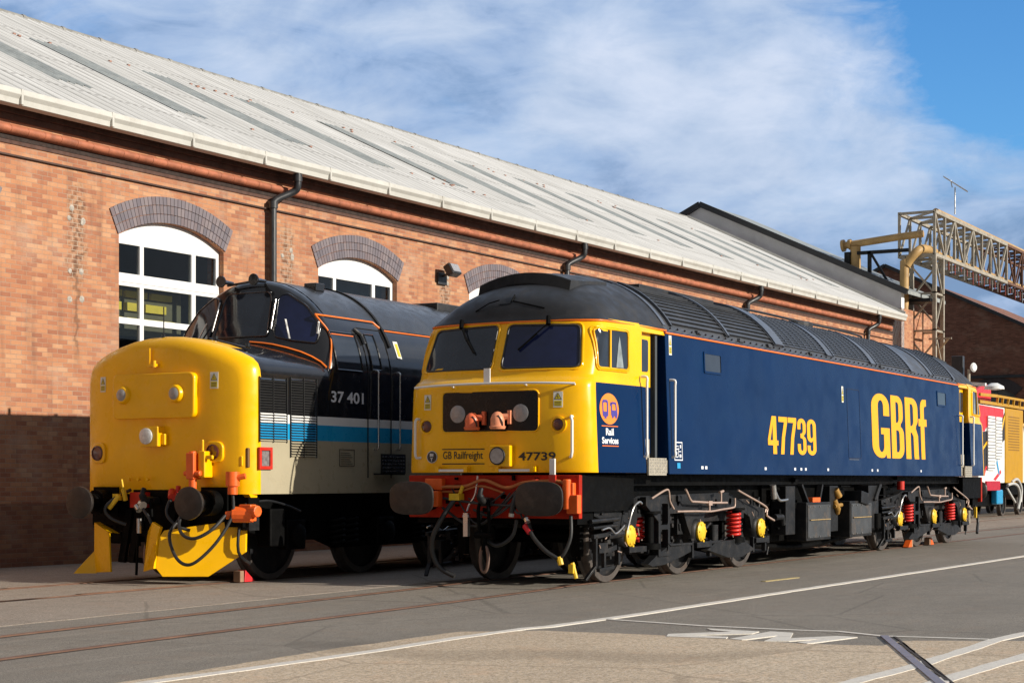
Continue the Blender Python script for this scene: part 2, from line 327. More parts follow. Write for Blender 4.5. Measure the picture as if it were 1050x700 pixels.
# ------------------------------------------------------------------ mesh helpers
class MB:
    def __init__(s): s.v = []; s.f = []; s.m = []; s.p = []
    def add(s, vs, fs, mi=0):
        o = len(s.v); s.p.append((o, len(s.f))); s.v += [tuple(x) for x in vs]; s.f += [tuple(i+o for i in f) for f in fs]; s.m += [mi]*len(fs); return s
    def box(s, x0, x1, y0, y1, z0, z1, mi=0):
        v = [(x, y, z) for z in (z0, z1) for y in (y0, y1) for x in (x0, x1)]
        return s.add(v, [(0, 2, 3, 1), (4, 5, 7, 6), (0, 1, 5, 4), (2, 6, 7, 3), (0, 4, 6, 2), (1, 3, 7, 5)], mi)
    def bar(s, p, q, w, h=None, mi=0, up=(0, 0, 1)):
        h = h or w; p = Vector(p); q = Vector(q); d = (q-p).normalized(); u = Vector(up)
        if abs(d.dot(u)) > .98: u = Vector((1, 0, 0))
        a = d.cross(u).normalized(); b = a.cross(d)
        v = [e + a*i*w/2 + b*j*h/2 for e in (p, q) for i, j in ((-1, -1), (1, -1), (1, 1), (-1, 1))]
        return s.add(v, [(0, 3, 2, 1), (4, 5, 6, 7), (0, 1, 5, 4), (1, 2, 6, 5), (2, 3, 7, 6), (3, 0, 4, 7)], mi)
    def tube(s, path, r, n=8, mi=0, cap=True, closed=False):
        P = [Vector(p) for p in path]; N = len(P); rs = r if isinstance(r, (list, tuple)) else [r]*N
        vs = []; pa = None
        for i, p in enumerate(P):
            if closed: d = (P[(i+1) % N]-P[i-1])
            else: d = (P[min(i+1, N-1)]-P[max(i-1, 0)])
            d.normalize()
            if pa is None:
                u = Vector((0, 0, 1)) if abs(d.z) < .9 else Vector((1, 0, 0)); a = d.cross(u).normalized()
            else:
                a = (pa - d*pa.dot(d)).normalized()
            pa = a; b = d.cross(a)
            vs += [p + (a*cos(2*pi*k/n) + b*sin(2*pi*k/n))*rs[i] for k in range(n)]
        fs = []
        for i in range(N if closed else N-1):
            j = (i+1) % N
            fs += [(i*n+k, i*n+(k+1) % n, j*n+(k+1) % n, j*n+k) for k in range(n)]
        if cap and not closed: fs += [tuple(range(n-1, -1, -1)), tuple((N-1)*n+k for k in range(n))]
        return s.add(vs, fs, mi)
    def lathe(s, c, axis, prof, n=24, mi=0, cap=True):
        """prof: list of (distance along axis, radius)"""
        c = Vector(c); d = Vector(axis).normalized(); u = Vector((0, 0, 1)) if abs(d.z) < .9 else Vector((1, 0, 0))
        a = d.cross(u).normalized(); b = d.cross(a)
        vs = [c + d*t + (a*cos(2*pi*k/n)+b*sin(2*pi*k/n))*r for t, r in prof for k in range(n)]
        fs = []
        for i in range(len(prof)-1): fs += [(i*n+k, i*n+(k+1) % n, (i+1)*n+(k+1) % n, (i+1)*n+k) for k in range(n)]
        if cap: fs += [tuple(range(n-1, -1, -1)), tuple((len(prof)-1)*n+k for k in range(n))]
        return s.add(vs, fs, mi)
    def prism(s, outer, holes, T, t0, t1, mi=0):
        """2-D outline with holes, T maps (u, v, w) to 3-D, thickness from t0 to t1"""
        loops = [outer]+list(holes); flat = [p for l in loops for p in l]
        tri = tessellate_polygon([[Vector((p[0], p[1], 0)) for p in l] for l in loops])
        n = len(flat)
        vs = [T(u, v, t0) for u, v in flat]+[T(u, v, t1) for u, v in flat]
        fs = [tuple(t) for t in tri]+[tuple(i+n for i in reversed(t)) for t in tri]
        o = 0
        for l in loops:
            k = len(l); fs += [(o+i, o+(i+1) % k, o+(i+1) % k+n, o+i+n) for i in range(k)]; o += k
        return s.add(vs, fs, mi)
    def build_each(s, name, mats, parent=None, **k):
        """every piece that was added becomes an object of its own"""
        out = []; P = s.p+[(len(s.v), len(s.f))]; mats = mats if isinstance(mats, (list, tuple)) else [mats]
        for (a, c), (a2, c2) in zip(P[:-1], P[1:]):
            b = MB(); mi = s.m[c]; b.add(s.v[a:a2], [tuple(i-a for i in f) for f in s.f[c:c2]]); out.append(b.build(name, mats[mi], parent, **k))
        return out
    def build(s, name, mats, parent=None, smooth=None, bevel=0, loc=None, seg=2):
        me = bpy.data.meshes.new(name); me.from_pydata(s.v, [], s.f)
        mats = mats if isinstance(mats, (list, tuple)) else [mats]
        for m in mats: me.materials.append(m)
        me.polygons.foreach_set('material_index', s.m)
        bm = bmesh.new(); bm.from_mesh(me); bmesh.ops.recalc_face_normals(bm, faces=bm.faces); bm.to_mesh(me); bm.free()
        if smooth:
            me.polygons.foreach_set('use_smooth', [True]*len(me.polygons)); me.set_sharp_from_angle(angle=radians(smooth))
        me.update()
        o = bpy.data.objects.new(name, me); COL.objects.link(o)
        if parent: o.parent = parent
        if loc: o.location = loc
        if bevel:
            b = o.modifiers.new('bevel', 'BEVEL'); b.width = bevel; b.segments = seg; b.limit_method = 'ANGLE'; b.angle_limit = radians(35)
        return o
def empty(name, loc=(0, 0, 0), rz=0):
    o = bpy.data.objects.new(name, None); COL.objects.link(o); o.location = loc; o.rotation_euler = (0, 0, rz); o.empty_display_size = .2; return o
def tag(o, label=None, cat=None, group=None, kind=None):
    if label: o['label'] = label
    if cat: o['category'] = cat
    if group: o['group'] = group
    if kind: o['kind'] = kind
    return o
def children(o): return [c for c in COL.objects if c.parent == o]
def copy_tree(o, parent=None, label=None):
    c = o.copy(); COL.objects.link(c); c.parent = parent
    for ch in children(o): copy_tree(ch, c)
    if label: c['label'] = label
    return c
def rrect(x0, x1, y0, y1, r, n=4):
    pts = []
    for cx, cy, a in ((x1-r, y0+r, -90), (x1-r, y1-r, 0), (x0+r, y1-r, 90), (x0+r, y0+r, 180)):
        for k in range(n+1): t = radians(a+90*k/n); pts.append((cx+r*cos(t), cy+r*sin(t)))
    return pts
def circ(cx, cy, r, n=20): return [(cx+r*cos(2*pi*k/n), cy+r*sin(2*pi*k/n)) for k in range(n)]
def smoothpath(pts, sub=5):
    P = [Vector(p) for p in pts]; out = []
    for i in range(len(P)-1):
        p0 = P[max(i-1, 0)]; p1 = P[i]; p2 = P[i+1]; p3 = P[min(i+2, len(P)-1)]
        for k in range(sub):
            t = k/sub
            out.append(.5*((2*p1)+(p2-p0)*t+(2*p0-5*p1+4*p2-p3)*t*t+(3*p1-p0-3*p2+p3)*t**3))
    out.append(P[-1]); return out
def text_mesh(s, w, h, bold=0.0, shear=0, space=1.0):
    """lettering as a flat mesh fitted to w x h, origin lower left, list of verts, faces"""
    c = bpy.data.curves.new('t', 'FONT'); c.body = s; c.fill_mode = 'FRONT'; c.offset = bold; c.shear = shear; c.resolution_u = 4
    c.space_character = space
    o = bpy.data.objects.new('t', c); COL.objects.link(o)
    dg = bpy.context.evaluated_depsgraph_get(); me = bpy.data.meshes.new_from_object(o.evaluated_get(dg))
    vs = [v.co.copy() for v in me.vertices]; fs = [tuple(p.vertices) for p in me.polygons]
    bpy.data.objects.remove(o); bpy.data.curves.remove(c); bpy.data.meshes.remove(me)
    x0 = min(v.x for v in vs); x1 = max(v.x for v in vs); y0 = min(v.y for v in vs); y1 = max(v.y for v in vs)
    return [((v.x-x0)/(x1-x0)*w, (v.y-y0)/(y1-y0)*h) for v in vs], fs
def lettering(name, s, T, w, h, m, parent, bold=.0, space=1.0):
    vs, fs = text_mesh(s, w, h, bold, 0, space)
    b = MB(); b.add([T(u, v, 0) for u, v in vs], fs)
    # give it the thickness of a transfer
    n = len(b.v)
    o = b.build(name, m, parent); return o

# ------------------------------------------------------------------ ground, roads, rails
def sheet(name, poly, z, m, kind='structure', **k):
    b = MB(); b.prism(poly, [], lambda u, v, w: (u, v, w), z-.02 if z > .001 else -.3, z)
    return tag(b.build(name, m), kind=kind, **k)
b = MB(); b.add([(-250, -200, 0), (400, -200, 0), (400, 350, 0), (-250, 350, 0)], [(0, 1, 2, 3)])
tag(b.build('ground', ASPH), kind='structure')
def wob(pts, step=.35, amp=.03, seed=1):
    r = random.Random(seed); out = []
    for i in range(len(pts)-1):
        a, c = Vector(pts[i]), Vector(pts[i+1]); n = max(1, int((c-a).length/step))
        for k in range(n): p = a.lerp(c, k/n); out.append((p.x+r.uniform(-amp, amp), p.y+r.uniform(-amp, amp)))
    out.append(tuple(pts[-1])); return out
edge = wob([(-14, -2.9), (-11.29, -2.87), (-10.35, -2.86), (-8.54, -2.79), (-6.9, -2.85), (-6.49, -3.42), (-6.43, -4.03), (-6.41, -4.51), (-6.55, -5.71), (-6.39, -6.3), (-5.92, -6.32), (-5.52, -7.04), (-5.0, -9), (-5, -20)], .2, .025)
sheet('foreground_pavement', edge+[(-30, -20), (-30, -2.9)], .004, CONC)
e2 = wob([(-30, .85), (-8.39, .91), (-5.74, .96), (-1.95, 1.08), (60, 1.3)], .4, .025, 3)
sheet('apron', e2+[(60, 9), (-30, 9.6)], .004, APRON)
def ribbon(pts, w):
    P = [Vector(p).to_2d() if len(p) > 2 else Vector(p) for p in pts]; L = []; R = []
    for i, p in enumerate(P):
        d = (P[min(i+1, len(P)-1)]-P[max(i-1, 0)]).normalized(); nrm = Vector((-d.y, d.x)); ww = w[i] if isinstance(w, list) else w
        L.append(tuple(p+nrm*ww/2)); R.append(tuple(p-nrm*ww/2))
    return L+R[::-1]
def marking(pts, w, seed=1, m=LINE, z=.008, name='road_marking', amp=.008):
    P = wob(pts, .25, amp, seed)
    r = random.Random(seed+50)
    return sheet(name, ribbon(P, [w*r.uniform(.93, 1.07) for _ in P]), z, m)
marking([(-11.9, -2.98), (-10.95, -3.05), (-9.9, -3.11), (-8.6, -3.16), (-7.4, -3.14), (-6.4, -3.19), (-6.1, -3.27), (-4.62, -3.36), (0, -3.42), (10.16, -3.61), (30, -3.9)], .11, 1)
marking([(-5.16, -3.38), (-5.4, -4.4), (-5.42, -5.3), (-5.37, -5.62), (-5.6, -6.07), (-5.48, -6.9)], .07, 2)
marking([(-9.6, -6.84), (-8.87, -6.88), (-7.77, -6.96), (-5.48, -6.97), (-4.6, -7.05), (2, -7.6)], .12, 3)
marking([(-9.5, -7.32), (-8.61, -7.36), (-8.2, -7.36), (-6.7, -7.46), (-4.6, -7.6), (2, -8.1)], .13, 4)
zp = [(-5.64, -4.55), (-5.71, -5.05), (-5.92, -5.07), (-6.3, -4.69), (-6.3, -5.01), (-6.44, -5.05), (-6.51, -4.56), (-6.29, -4.48), (-5.85, -4.85), (-5.77, -4.64)]
mp = [(-6.46, -5.09), (-5.66, -5.13), (-5.69, -5.34), (-6.17, -5.49), (-5.79, -5.76), (-5.81, -5.93), (-6.55, -5.77), (-6.5, -5.67), (-6.1, -5.73), (-6.41, -5.57), (-6.51, -5.4), (-5.99, -5.32), (-6.5, -5.21)]
sheet('road_marking', zp, .0085, LINE); sheet('road_marking', mp, .0085, LINE)
sheet('road_marking', ribbon([(1.15, -2.45), (2.2, -2.52)], .07), .008, YDASH)
def rail(pts, m=RAIL, w=.07, name='rail'):
    P = smoothpath([(x, y, 0) for x, y in pts], 8)
    b = MB(); b.prism(ribbon([(p.x, p.y) for p in P], w+.04), [], lambda u, v, q: (u, v, q), -.02, .006, 0)
    b.prism(ribbon([(p.x, p.y) for p in P], w), [], lambda u, v, q: (u, v, q), -.02, .013, 1)
    return tag(b.build(name, [SLOT, m]), kind='structure')
rail([(-22, -2.1), (-14, -1.5), (-10.43, -1.2), (-7, -1.08), (-4, -.98), (-1.5, -.84), (0, -.76), (8, -.75), (30, -.72), (60, -.72)])
rail([(-22, -.75), (-14, -.2), (-9.21, .12), (-5, .38), (-2.98, .50), (-1, .62), (0, .68), (8, .69), (60, .72)])
rail([(-22, 3.5), (-8, 4.55), (-5.14, 4.62), (-2, 4.69), (0, 4.70), (60, 4.72)])
rail([(-22, 2.0), (-8, 3.05), (-5.14, 3.14), (-2, 3.22), (0, 3.24), (60, 3.26)])
sheet('rail', ribbon([(-13, -9.3), (-8.63, -7.37), (-5.62, -6.09)], .062), .014, RAILB)
sheet('rail_slot', wob([(-13, -9.39), (-8.63, -7.47), (-5.62, -6.19)], .3, .004)+wob([(-5.62, -6.17), (-8.63, -7.45), (-13, -9.36)], .3, .004), .0095, SLOT)
sheet('rail_slot', wob([(-8.5, -7.40), (-6.12, -6.40)], .2, .01)+wob([(-6.12, -6.36), (-8.5, -7.37)], .2, .01), .0095, SLOT)

# ------------------------------------------------------------------ workshop building
A = radians(-1.8)
shed = tag(empty('workshop_building', (-1.012, 8.427, 0), A), 'long orange brick workshop with arched white windows and a pale corrugated roof', 'building')
XL, XR, ZT = -22, 39.37, 6.6
win_x = [3.68+5.12*k for k in range(-4, 7)]
WW, ZS, ZC, ZSILL = 1.25, 5.12, 5.43, 1.6    # half width, springing, crown, sill
def arch_pts(cx, hw, zs, zc, n=18):
    """points of a segmental arch from right springing to left springing"""
    r = (hw*hw+(zc-zs)**2)/(2*(zc-zs)); cz = zc-r; a0 = math.asin(hw/r)
    return [(cx+r*sin(a0-2*a0*k/n), cz+r*cos(a0-2*a0*k/n)) for k in range(n+1)]
T_wall = lambda u, v, w: (u, w, v)
holes = [[(cx-WW, ZSILL), (cx+WW, ZSILL)]+arch_pts(cx, WW, ZS, ZC) for cx in win_x]
b = MB(); b.prism([(XL, -.3), (XR, -.3), (XR, ZT), (XL, ZT)], holes, T_wall, 0, .36)
b.box(XR-.36, XR, .362, 17, -.3, ZT); b.box(XL, XL+.36, .362, 17, -.3, ZT); b.box(XL+.37, XR-.37, 16.7, 17, -.3, ZT)
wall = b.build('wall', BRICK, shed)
b = MB()
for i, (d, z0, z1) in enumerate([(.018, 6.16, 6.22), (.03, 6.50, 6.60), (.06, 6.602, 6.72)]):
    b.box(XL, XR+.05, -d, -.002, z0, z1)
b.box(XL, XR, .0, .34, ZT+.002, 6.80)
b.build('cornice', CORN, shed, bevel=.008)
b = MB(); b.box(XL, XR, -.012, -.002, 6.225, 6.295); b.build('shadow_strip', mat('shadow_brick', (.03, .018, .014), .9, var=.5, nscale=9), shed)  # dark strip painted as the shadow beneath the string course
b = MB(); n = 10
xs = [XL+i*.33 for i in range(int((XR-XL)/.33)+1)]
for x0, x1 in zip(xs[:-1], xs[1:]):      # rounded moulded bricks of the string course
    pr = [(-.13*cos(pi*k/n-pi/2)-.0, 6.37-.075*sin(pi*k/n-pi/2)) for k in range(n+1)]
    vs = [(x, y-.003, z) for x in (x0, x1-.006) for y, z in pr]
    b.add(vs, [(k, k+1, k+n+2, k+n+1) for k in range(n)]+[tuple(range(n, -1, -1)), tuple(range(n+1, 2*n+2))])
b.build('string_course', MOULD, shed, smooth=50)
b = MB(); b.box(XL, XR, -.045, -.002, 5.985, 6.01); b.build('drip_course', mat('drip_tile', (.07, .04, .03), .8), shed)
# plinth at the foot
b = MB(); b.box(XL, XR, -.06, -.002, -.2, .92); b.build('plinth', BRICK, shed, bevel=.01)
# arches of blue brick, windows
def make_arch(cx):
    b = MB(); hw, zs, zc = WW+.01, ZS+.01, ZC
    r = (hw*hw+(zc-zs)**2)/(2*(zc-zs)); cz = zc-r; a0 = math.asin((hw+.02)/r)
    for ring in range(3):
        ra, rb = r+.002+ring*.142, r+ring*.142+.134
        N = 34; off = .5*(ring % 2)
        for k in range(N):
            t0 = -a0+2*a0*k/N+.0016; t1 = -a0+2*a0*(k+1)/N-.0016
            vs = [(cx+q*sin(t), y, cz+q*cos(t)) for y in (-.022, .05) for q, t in ((ra, t0), (rb, t0), (rb, t1), (ra, t1))]
            b.add(vs, [(0, 1, 2, 3), (7, 6, 5, 4), (0, 4, 5, 1), (1, 5, 6, 2), (2, 6, 7, 3), (3, 7, 4, 0)])
    return b
for i, cx in enumerate(win_x):
    make_arch(cx).build('arch', ARCHB, shed)
    if i == 0 or True:
        w = MB(); y0, y1 = .10, .17
        full = [(-WW, ZSILL), (WW, ZSILL)]+[(x-0, z) for x, z in arch_pts(0, WW, ZS, ZC)]
        def q(x0, x1, z0, z1): return [(x0, z0), (x1, z0), (x1, z1), (x0, z1)]
        rows = [(1.72, 2.35), (2.42, 3.02), (3.09, 3.74), (3.84, 4.34), (4.54, 5.0)]
        cols = [(-1.19, -.67), (-.58, .56), (.66, 1.17)]
        w.prism(full, [q(a, c, d, e) for a, c in cols for d, e in rows], T_wall, y0, y1)
        fr = w.build('window', FRAMEW, shed, loc=(cx, 0, 0), bevel=.008)
        g = MB()
        for a, c in cols:
            for d, e in rows: g.box(a-.01, c+.01, .130, .138, d-.01, e+.01)
        g.build('pane', CLEAR, fr)
        s_ = MB(); s_.box(-WW-.04, WW+.04, -.05, .2, ZSILL-.08, ZSILL-.002); s_.build('sill', CONCR, fr, bevel=.01)
        h_ = MB(); h_.box(-WW+.02, WW-.02, y0-.012, y0-.001, 4.40, 4.48); h_.build('glazing_bar', FRAMEW, fr)
# what stands behind the glass: dim hall with a yellow crane beam
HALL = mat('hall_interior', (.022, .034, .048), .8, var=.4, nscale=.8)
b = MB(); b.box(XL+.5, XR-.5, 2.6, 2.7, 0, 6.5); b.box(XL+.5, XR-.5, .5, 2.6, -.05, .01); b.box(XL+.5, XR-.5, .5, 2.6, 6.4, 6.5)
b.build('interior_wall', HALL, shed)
YB = mat('crane_yellow', (.85, .62, .06), .5)
b = MB()
for xa, xb, za, zb in ((2.3, 2.95, 4.22, 4.32), (3.02, 3.53, 4.22, 4.32), (3.62, 4.12, 4.22, 4.32), (2.3, 2.93, 4.0, 4.13), (3.02, 3.40, 4.0, 4.13), (3.49, 3.98, 4.0, 4.13)): b.box(xa, xb, .42, .47, za, zb)
b.box(2.3, 4.3, .42, .46, 3.86, 3.89); b.box(2.2, 4.4, .48, .50, 3.6, 4.36, 1)
b.build('crane_beam', [YB, mat('crane_panel', (.14, .12, .06), .7)], shed)
# corrugated roof: one wavy sheet per slope, roof lights, ridge
RZ0, RY0, RZ1, RY1 = 6.84, -.36, 10.74, 7.74
sl = (RZ1-RZ0)/(RY1-RY0)
def corr(x0, x1, ya, yb, off, back=False, amp=.028, pitch=.177):
    b = MB(); n = int((x1-x0)/pitch*6); R = [ya+(yb-ya)*k/4 for k in range(5)]; vs = []
    for i in range(n+1):
        x = x0+(x1-x0)*i/n; w = amp*sin(2*pi*x/pitch)
        for y in R:
            z = RZ0+sl*(y-RY0)+off+w
            vs.append((x, 2*RY1-y if back else y, z))
    fs = [(i*5+k, (i+1)*5+k, (i+1)*5+k+1, i*5+k+1) for i in range(n) for k in range(4)]
    return b.add(vs, fs)
r1 = corr(XL, XR+.15, RY0, RY1, .02); r2 = corr(XL, XR+.15, RY0, RY1, .02, True)
r1.add(r2.v, r2.f)
roof = r1.build('roof', ROOFS, shed, smooth=60)
# lap lines between courses of sheets
for i, x0 in enumerate([2.7+2.9*k-.28 for k in range(-7, 13)]):
    if x0 < XL+.5 or x0 > XR-1: continue
    corr(x0, x0+.84, 1.35, 5.0, .034).build('roof_light', SKYL, roof, smooth=60)
b = MB(); b.tube([(XL, RY1, RZ1+.0), (XR+.18, RY1, RZ1)], .075, 10)
for i in range(int((XR-XL)/1.1)): b.tube([(XL+i*1.1, RY1, RZ1), (XL+i*1.1+.09, RY1, RZ1)], .09, 10)
b.build('ridge_tile', mat('ridge_tile_grey', (.24, .235, .22), .8, var=.3, nscale=4), roof, smooth=40)
b = MB()
rr = random.Random(5)
for k in range(60):                      # rusty roof bolts and washers
    x = rr.uniform(-2, 36); y = rr.choice([1.3, 5.05, 5.05])+rr.uniform(-.25, .25)
    b.box(x, x+.06, y-.03, y+.03, RZ0+sl*(y-RY0)+.03, RZ0+sl*(y-RY0)+.06)
b.build('bolt', mat('bolt_rust', (.30, .16, .12), .8), roof)['kind'] = 'stuff'
b = MB()                                   # gutter: ogee box
pr = [(-.36, 6.84), (-.47, 6.86), (-.48, 6.78), (-.44, 6.72), (-.43, 6.64), (-.28, 6.63), (-.205, 6.66), (-.205, 6.83)]
b.prism(pr, [], lambda u, v, w: (w, u, v), XL, XR+.15)
for i in range(33): x = XL+i*1.83; b.box(x, x+.045, -.483, -.42, 6.64, 6.862)
b.build('gutter', GUTT, shed, bevel=.006)
# rake board at the far verge
b = MB(); b.bar((XR+.16, RY0, RZ0+.0), (XR+.16, RY1, RZ1), .04, .22); b.build('verge_board', GUTT, roof)
b = MB(); b.add([(XR-.01, -.0, ZT), (XR-.01, 16.5, ZT), (XR-.01, RY1, RZ1-.1)], [(0, 1, 2)]); b.add([(XL+.01, -.0, ZT), (XL+.01, 16.5, ZT), (XL+.01, RY1, RZ1-.1)], [(0, 1, 2)]); b.build('gable', BRICK, shed)
def downpipe(x, zb=0.05):
    b = MB()
    b.tube(smoothpath([(x+.38, -.36, 6.70), (x+.38, -.36, 6.42), (x+.34, -.30, 6.32), (x+.06, -.14, 6.16), (x, -.12, 6.06)], 4)+[(x, -.12, 1), (x, -.12, zb)], .065, 10)
    for z in (6.0, 4.6, 3.0, 1.4): b.tube([(x, -.12, z), (x, -.12, z+.12)], .085, 10)
    b.tube([(x+.38, -.36, 6.5), (x+.38, -.36, 6.62)], .085, 10)
    b.build('downpipe', DOWNP, shed, smooth=50)
for x in (6.1, 16.6, 26.8, 36.6): downpipe(x)
for x in (1.52, 6.64, 11.76):              # lumps of mortar where the brackets were
    b = MB(); r0 = random.Random(int(x*10))
    for dz in (5.25, 5.38, 4.42, 5.2, 4.0):
        for dx in (-.13, .12):
            if r0.random() < .8:
                cx, cz = x+dx+r0.uniform(-.04, .04), dz+r0.uniform(-.04, .04); b.lathe((cx, -.001, cz), (0, -1, 0), [(0, r0.uniform(.035, .055)), (.008, .04), (.012, .02)], 7)
    b.build_each('mortar_patch', CONCR, shed, smooth=60)

def floodlight(x, z):
    e = tag(empty('floodlight', (shed.matrix_basis @ Vector((x, 0, z))), A), 'small black floodlight fixed to the brick wall between two arches', 'floodlight')
    b = MB(); b.box(-.16, .16, -.05, 0, -.22, .02); b.bar((0, -.05, -.05), (0, -.22, .02), .04); b.build('bracket', DOWNP, e, bevel=.01)
    b = MB(); M_ = Matrix.Rotation(radians(-30), 4, 'X')
    h = MB().box(-.17, .17, -.08, .08, -.12, .12); vs = [M_ @ Vector(v)+Vector((.0, -.28, .06)) for v in h.v]; b.add(vs, h.f); b.build('lamp_head', DOWNP, e, bevel=.02)
    g = MB().box(-.14, .14, -.095, -.082, -.09, .09); b = MB(); b.add([M_ @ Vector(v)+Vector((0, -.28, .06)) for v in g.v], g.f); b.build('lens', LENS, e)
floodlight(11.6, 5.42)

# neighbouring shed with a grey clad gable
g2 = tag(empty('clad_shed', shed.matrix_basis @ Vector((40.6, 0, 0)), A), 'grey clad gable of the next shed with black verge above the corrugated roof', 'building')
T_g = lambda u, v, w: (w, u, v)
b = MB(); b.prism([(.1, -.2), (15.2, -.2), (15.2, 7.7), (7.66, 11.25), (.1, 7.72)], [], T_g, 0, .3); b.build('gable', CLAD, g2)
b = MB(); b.box(.0, 4.0, .1, .4, -.2, 7.2); b.build('wall', BRICK, g2)
b = MB(); b.bar((-.12, -.15, 7.72), (-.12, 7.66, 11.36), .1, .2); b.bar((-.12, 15.4, 7.72), (-.12, 7.66, 11.36), .1, .2); b.build('verge_board', DOWNP, g2)
b = MB(); b.prism([(-.15, 7.66), (7.66, 11.28), (15.4, 7.66), (15.4, 7.78), (7.66, 11.42), (-.15, 7.78)], [], T_g, -.05, 4.2); b.build('roof', SKYL, g2)

# brown brick building at the far right
g3 = tag(empty('brown_brick_building', (66, 0, 0)), 'tall brown brick gable end with one arched window behind the yellow rail vehicle', 'building')
hole = [(9.55, 3.0), (11.45, 3.0)]+arch_pts(10.5, .95, 5.35, 5.75, 12)
T_3 = lambda u, v, w: (w, u, v)
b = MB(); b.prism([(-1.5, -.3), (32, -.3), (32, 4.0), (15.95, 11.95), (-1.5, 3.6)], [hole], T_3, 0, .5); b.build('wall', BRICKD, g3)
b = MB(); b.bar((-.05, -1.7, 3.55), (-.05, 15.95, 12.0), .3, .16); b.bar((-.05, 32.2, 3.95), (-.05, 15.95, 12.0), .3, .16)
b.build('coping', DOWNP, g3)
b = MB(); b.prism([(-1.5, 3.6), (15.95, 11.9), (32, 4.0), (32, -.2), (-1.5, -.2)], [], T_3, .8, 25); b.build('roof', BRICKD, g3)
b = MB(); b.box(-.12, -.002, -1.5, 31, 6.22, 6.36); b.build('string_course', DOWNP, g3)
b = MB()
rr_, cz_ = (.95**2+.4**2)/.8, 5.75-(.95**2+.4**2)/.8
a0 = math.asin(.95/rr_)
pts = [(10.5+(rr_+.02)*sin(-a0+2*a0*k/20), cz_+(rr_+.02)*cos(-a0+2*a0*k/20)) for k in range(21)]+[(10.5+(rr_+.5)*sin(a0-2*a0*k/20), cz_+(rr_+.5)*cos(a0-2*a0*k/20)) for k in range(21)]
b.prism(pts, [], T_3, -.05, .1); b.build('arch', mat('dark_arch_brick', (.05, .04, .042), .8, var=.3, nscale=9), g3)
b = MB(); b.prism([(9.5, 3.0), (11.5, 3.0)]+arch_pts(10.5, .97, 5.35, 5.77, 12), [], T_3, .25, .3); b.box(.2, .24, 10.46, 10.54, 3, 5.7); b.box(.2, .24, 9.5, 11.5, 5.0, 5.07)
b.build('window', mat('painted_over_window', (.12, .13, .12), .5, var=.3), g3)

# ------------------------------------------------------------------ pipe gantry
gan = tag(empty('pipe_gantry', (41, 6.5, 0)), 'galvanised lattice tower with a lattice bridge of rusty girders running off to the right', 'gantry')
def lattice(b, p0, p1, ny, hz, n, r=.035, mis=(0, 0)):
    """box lattice along X from p0 to p1; ny, hz section"""
    P0, P1 = Vector(p0), Vector(p1); st = []
    for i in range(n+1):
        c = P0.lerp(P1, i/n); st.append([c+Vector((0, y, z)) for y, z in ((0, 0), (ny, 0), (ny, hz), (0, hz))])
    for i in range(n):
        for k in range(4): b.bar(st[i][k], st[i+1][k], r*2.2, mi=mis[0])
        b.bar(st[i][0], st[i+1][3] if i % 2 else st[i][3], r*1.2, mi=mis[0])
        b.bar(st[i][3] if i % 2 == 0 else st[i][0], st[i+1][0] if i % 2 == 0 else st[i+1][3], r*1.3, mi=mis[0])
        b.bar(st[i][1], st[i+1][2], r*1.2, mi=mis[0]); b.bar(st[i][0], st[i+1][1], r*1.2, mi=mis[0]); b.bar(st[i][3], st[i+1][2], r*1.2, mi=mis[0])
    for i in range(n+1):
        for k in range(4): b.bar(st[i][k], st[i][(k+1) % 4], r*1.6, mi=mis[0])
    return b
b = MB(); lattice(b, (0, 0, 9.15), (10, -.1, 9.15), 1.25, 1.5, 8, .055); b.build('bridge_girder', GALV, gan)
b = MB(); lattice(b, (10.1, -.1, 9.15), (34, -.3, 9.15), 1.25, 1.5, 19, .045); b.build('bridge_girder', RUST, gan)
b = MB()
legs = [(0, 0), (1.0, 0), (1.0, 1.1), (0, 1.1)]
for i in range(7):
    z0, z1 = i*1.3, (i+1)*1.3
    for k in range(4):
        a_, c_ = legs[k], legs[(k+1) % 4]
        b.bar((*a_, z0), (*a_, z1+.05), .13); b.bar((*a_, z1), (*c_, z1), .07)
        if i % 2: b.bar((*a_, z0), (*c_, z1), .06)
        else: b.bar((*c_, z0), (*a_, z1), .06)
for z in (2.9, 4.0, 5.2, 6.2): b.bar((.0, -.6, z), (.0, .2, z), .06); b.bar((.0, -.5, z), (.3, -.1, z-.35), .05)
b.build('tower', GALV, gan)
b = MB(); b.tube(smoothpath([(-.25, 1.0, 0.1), (-.25, 1.0, 8.2), (-.25, .92, 8.8), (-.1, .55, 9.3), (.6, .45, 9.42), (1.6, .45, 9.42)], 6), .16, 12)
b.tube([(-.25, 1.0, 7.0), (-.25, 1.0, 7.1)], .21, 12); b.tube([(-.25, 1.0, 4.0), (-.25, 1.0, 4.1)], .21, 12)
b.build('riser_pipe', OCHRE, gan, smooth=50)
b = MB(); b.tube([(1.6, .45, 9.42), (33, .2, 9.42)], .10, 8); b.tube([(.5, .1, 10.72), (33, -.2, 10.72)], .12, 8); b.build('long_pipe', OCHRE, gan, smooth=50)
b = MB(); r0 = random.Random(3)
for k in range(60):
    x = 1+k*.42; b.bar((x, .0, 9.1), (x+.02, .0, 9.1-r0.uniform(.2, .5)), .035, mi=k % 2)
b.build_each('hanging_strip', [mat('strip_red', (.35, .08, .06), .6), mat('strip_grey', (.35, .34, .33), .6)], gan)
b = MB(); b.box(-.2, .7, .1, 1.4, 7.5, 7.62); b.box(-.1, .5, 1.2, 4.2, 7.6, 7.72); b.bar((-.1, 2.3, 7.6), (-.1, 2.3, 9.4), .12); b.bar((-.1, 3.1, 7.6), (-.1, 3.1, 9.4), .2)
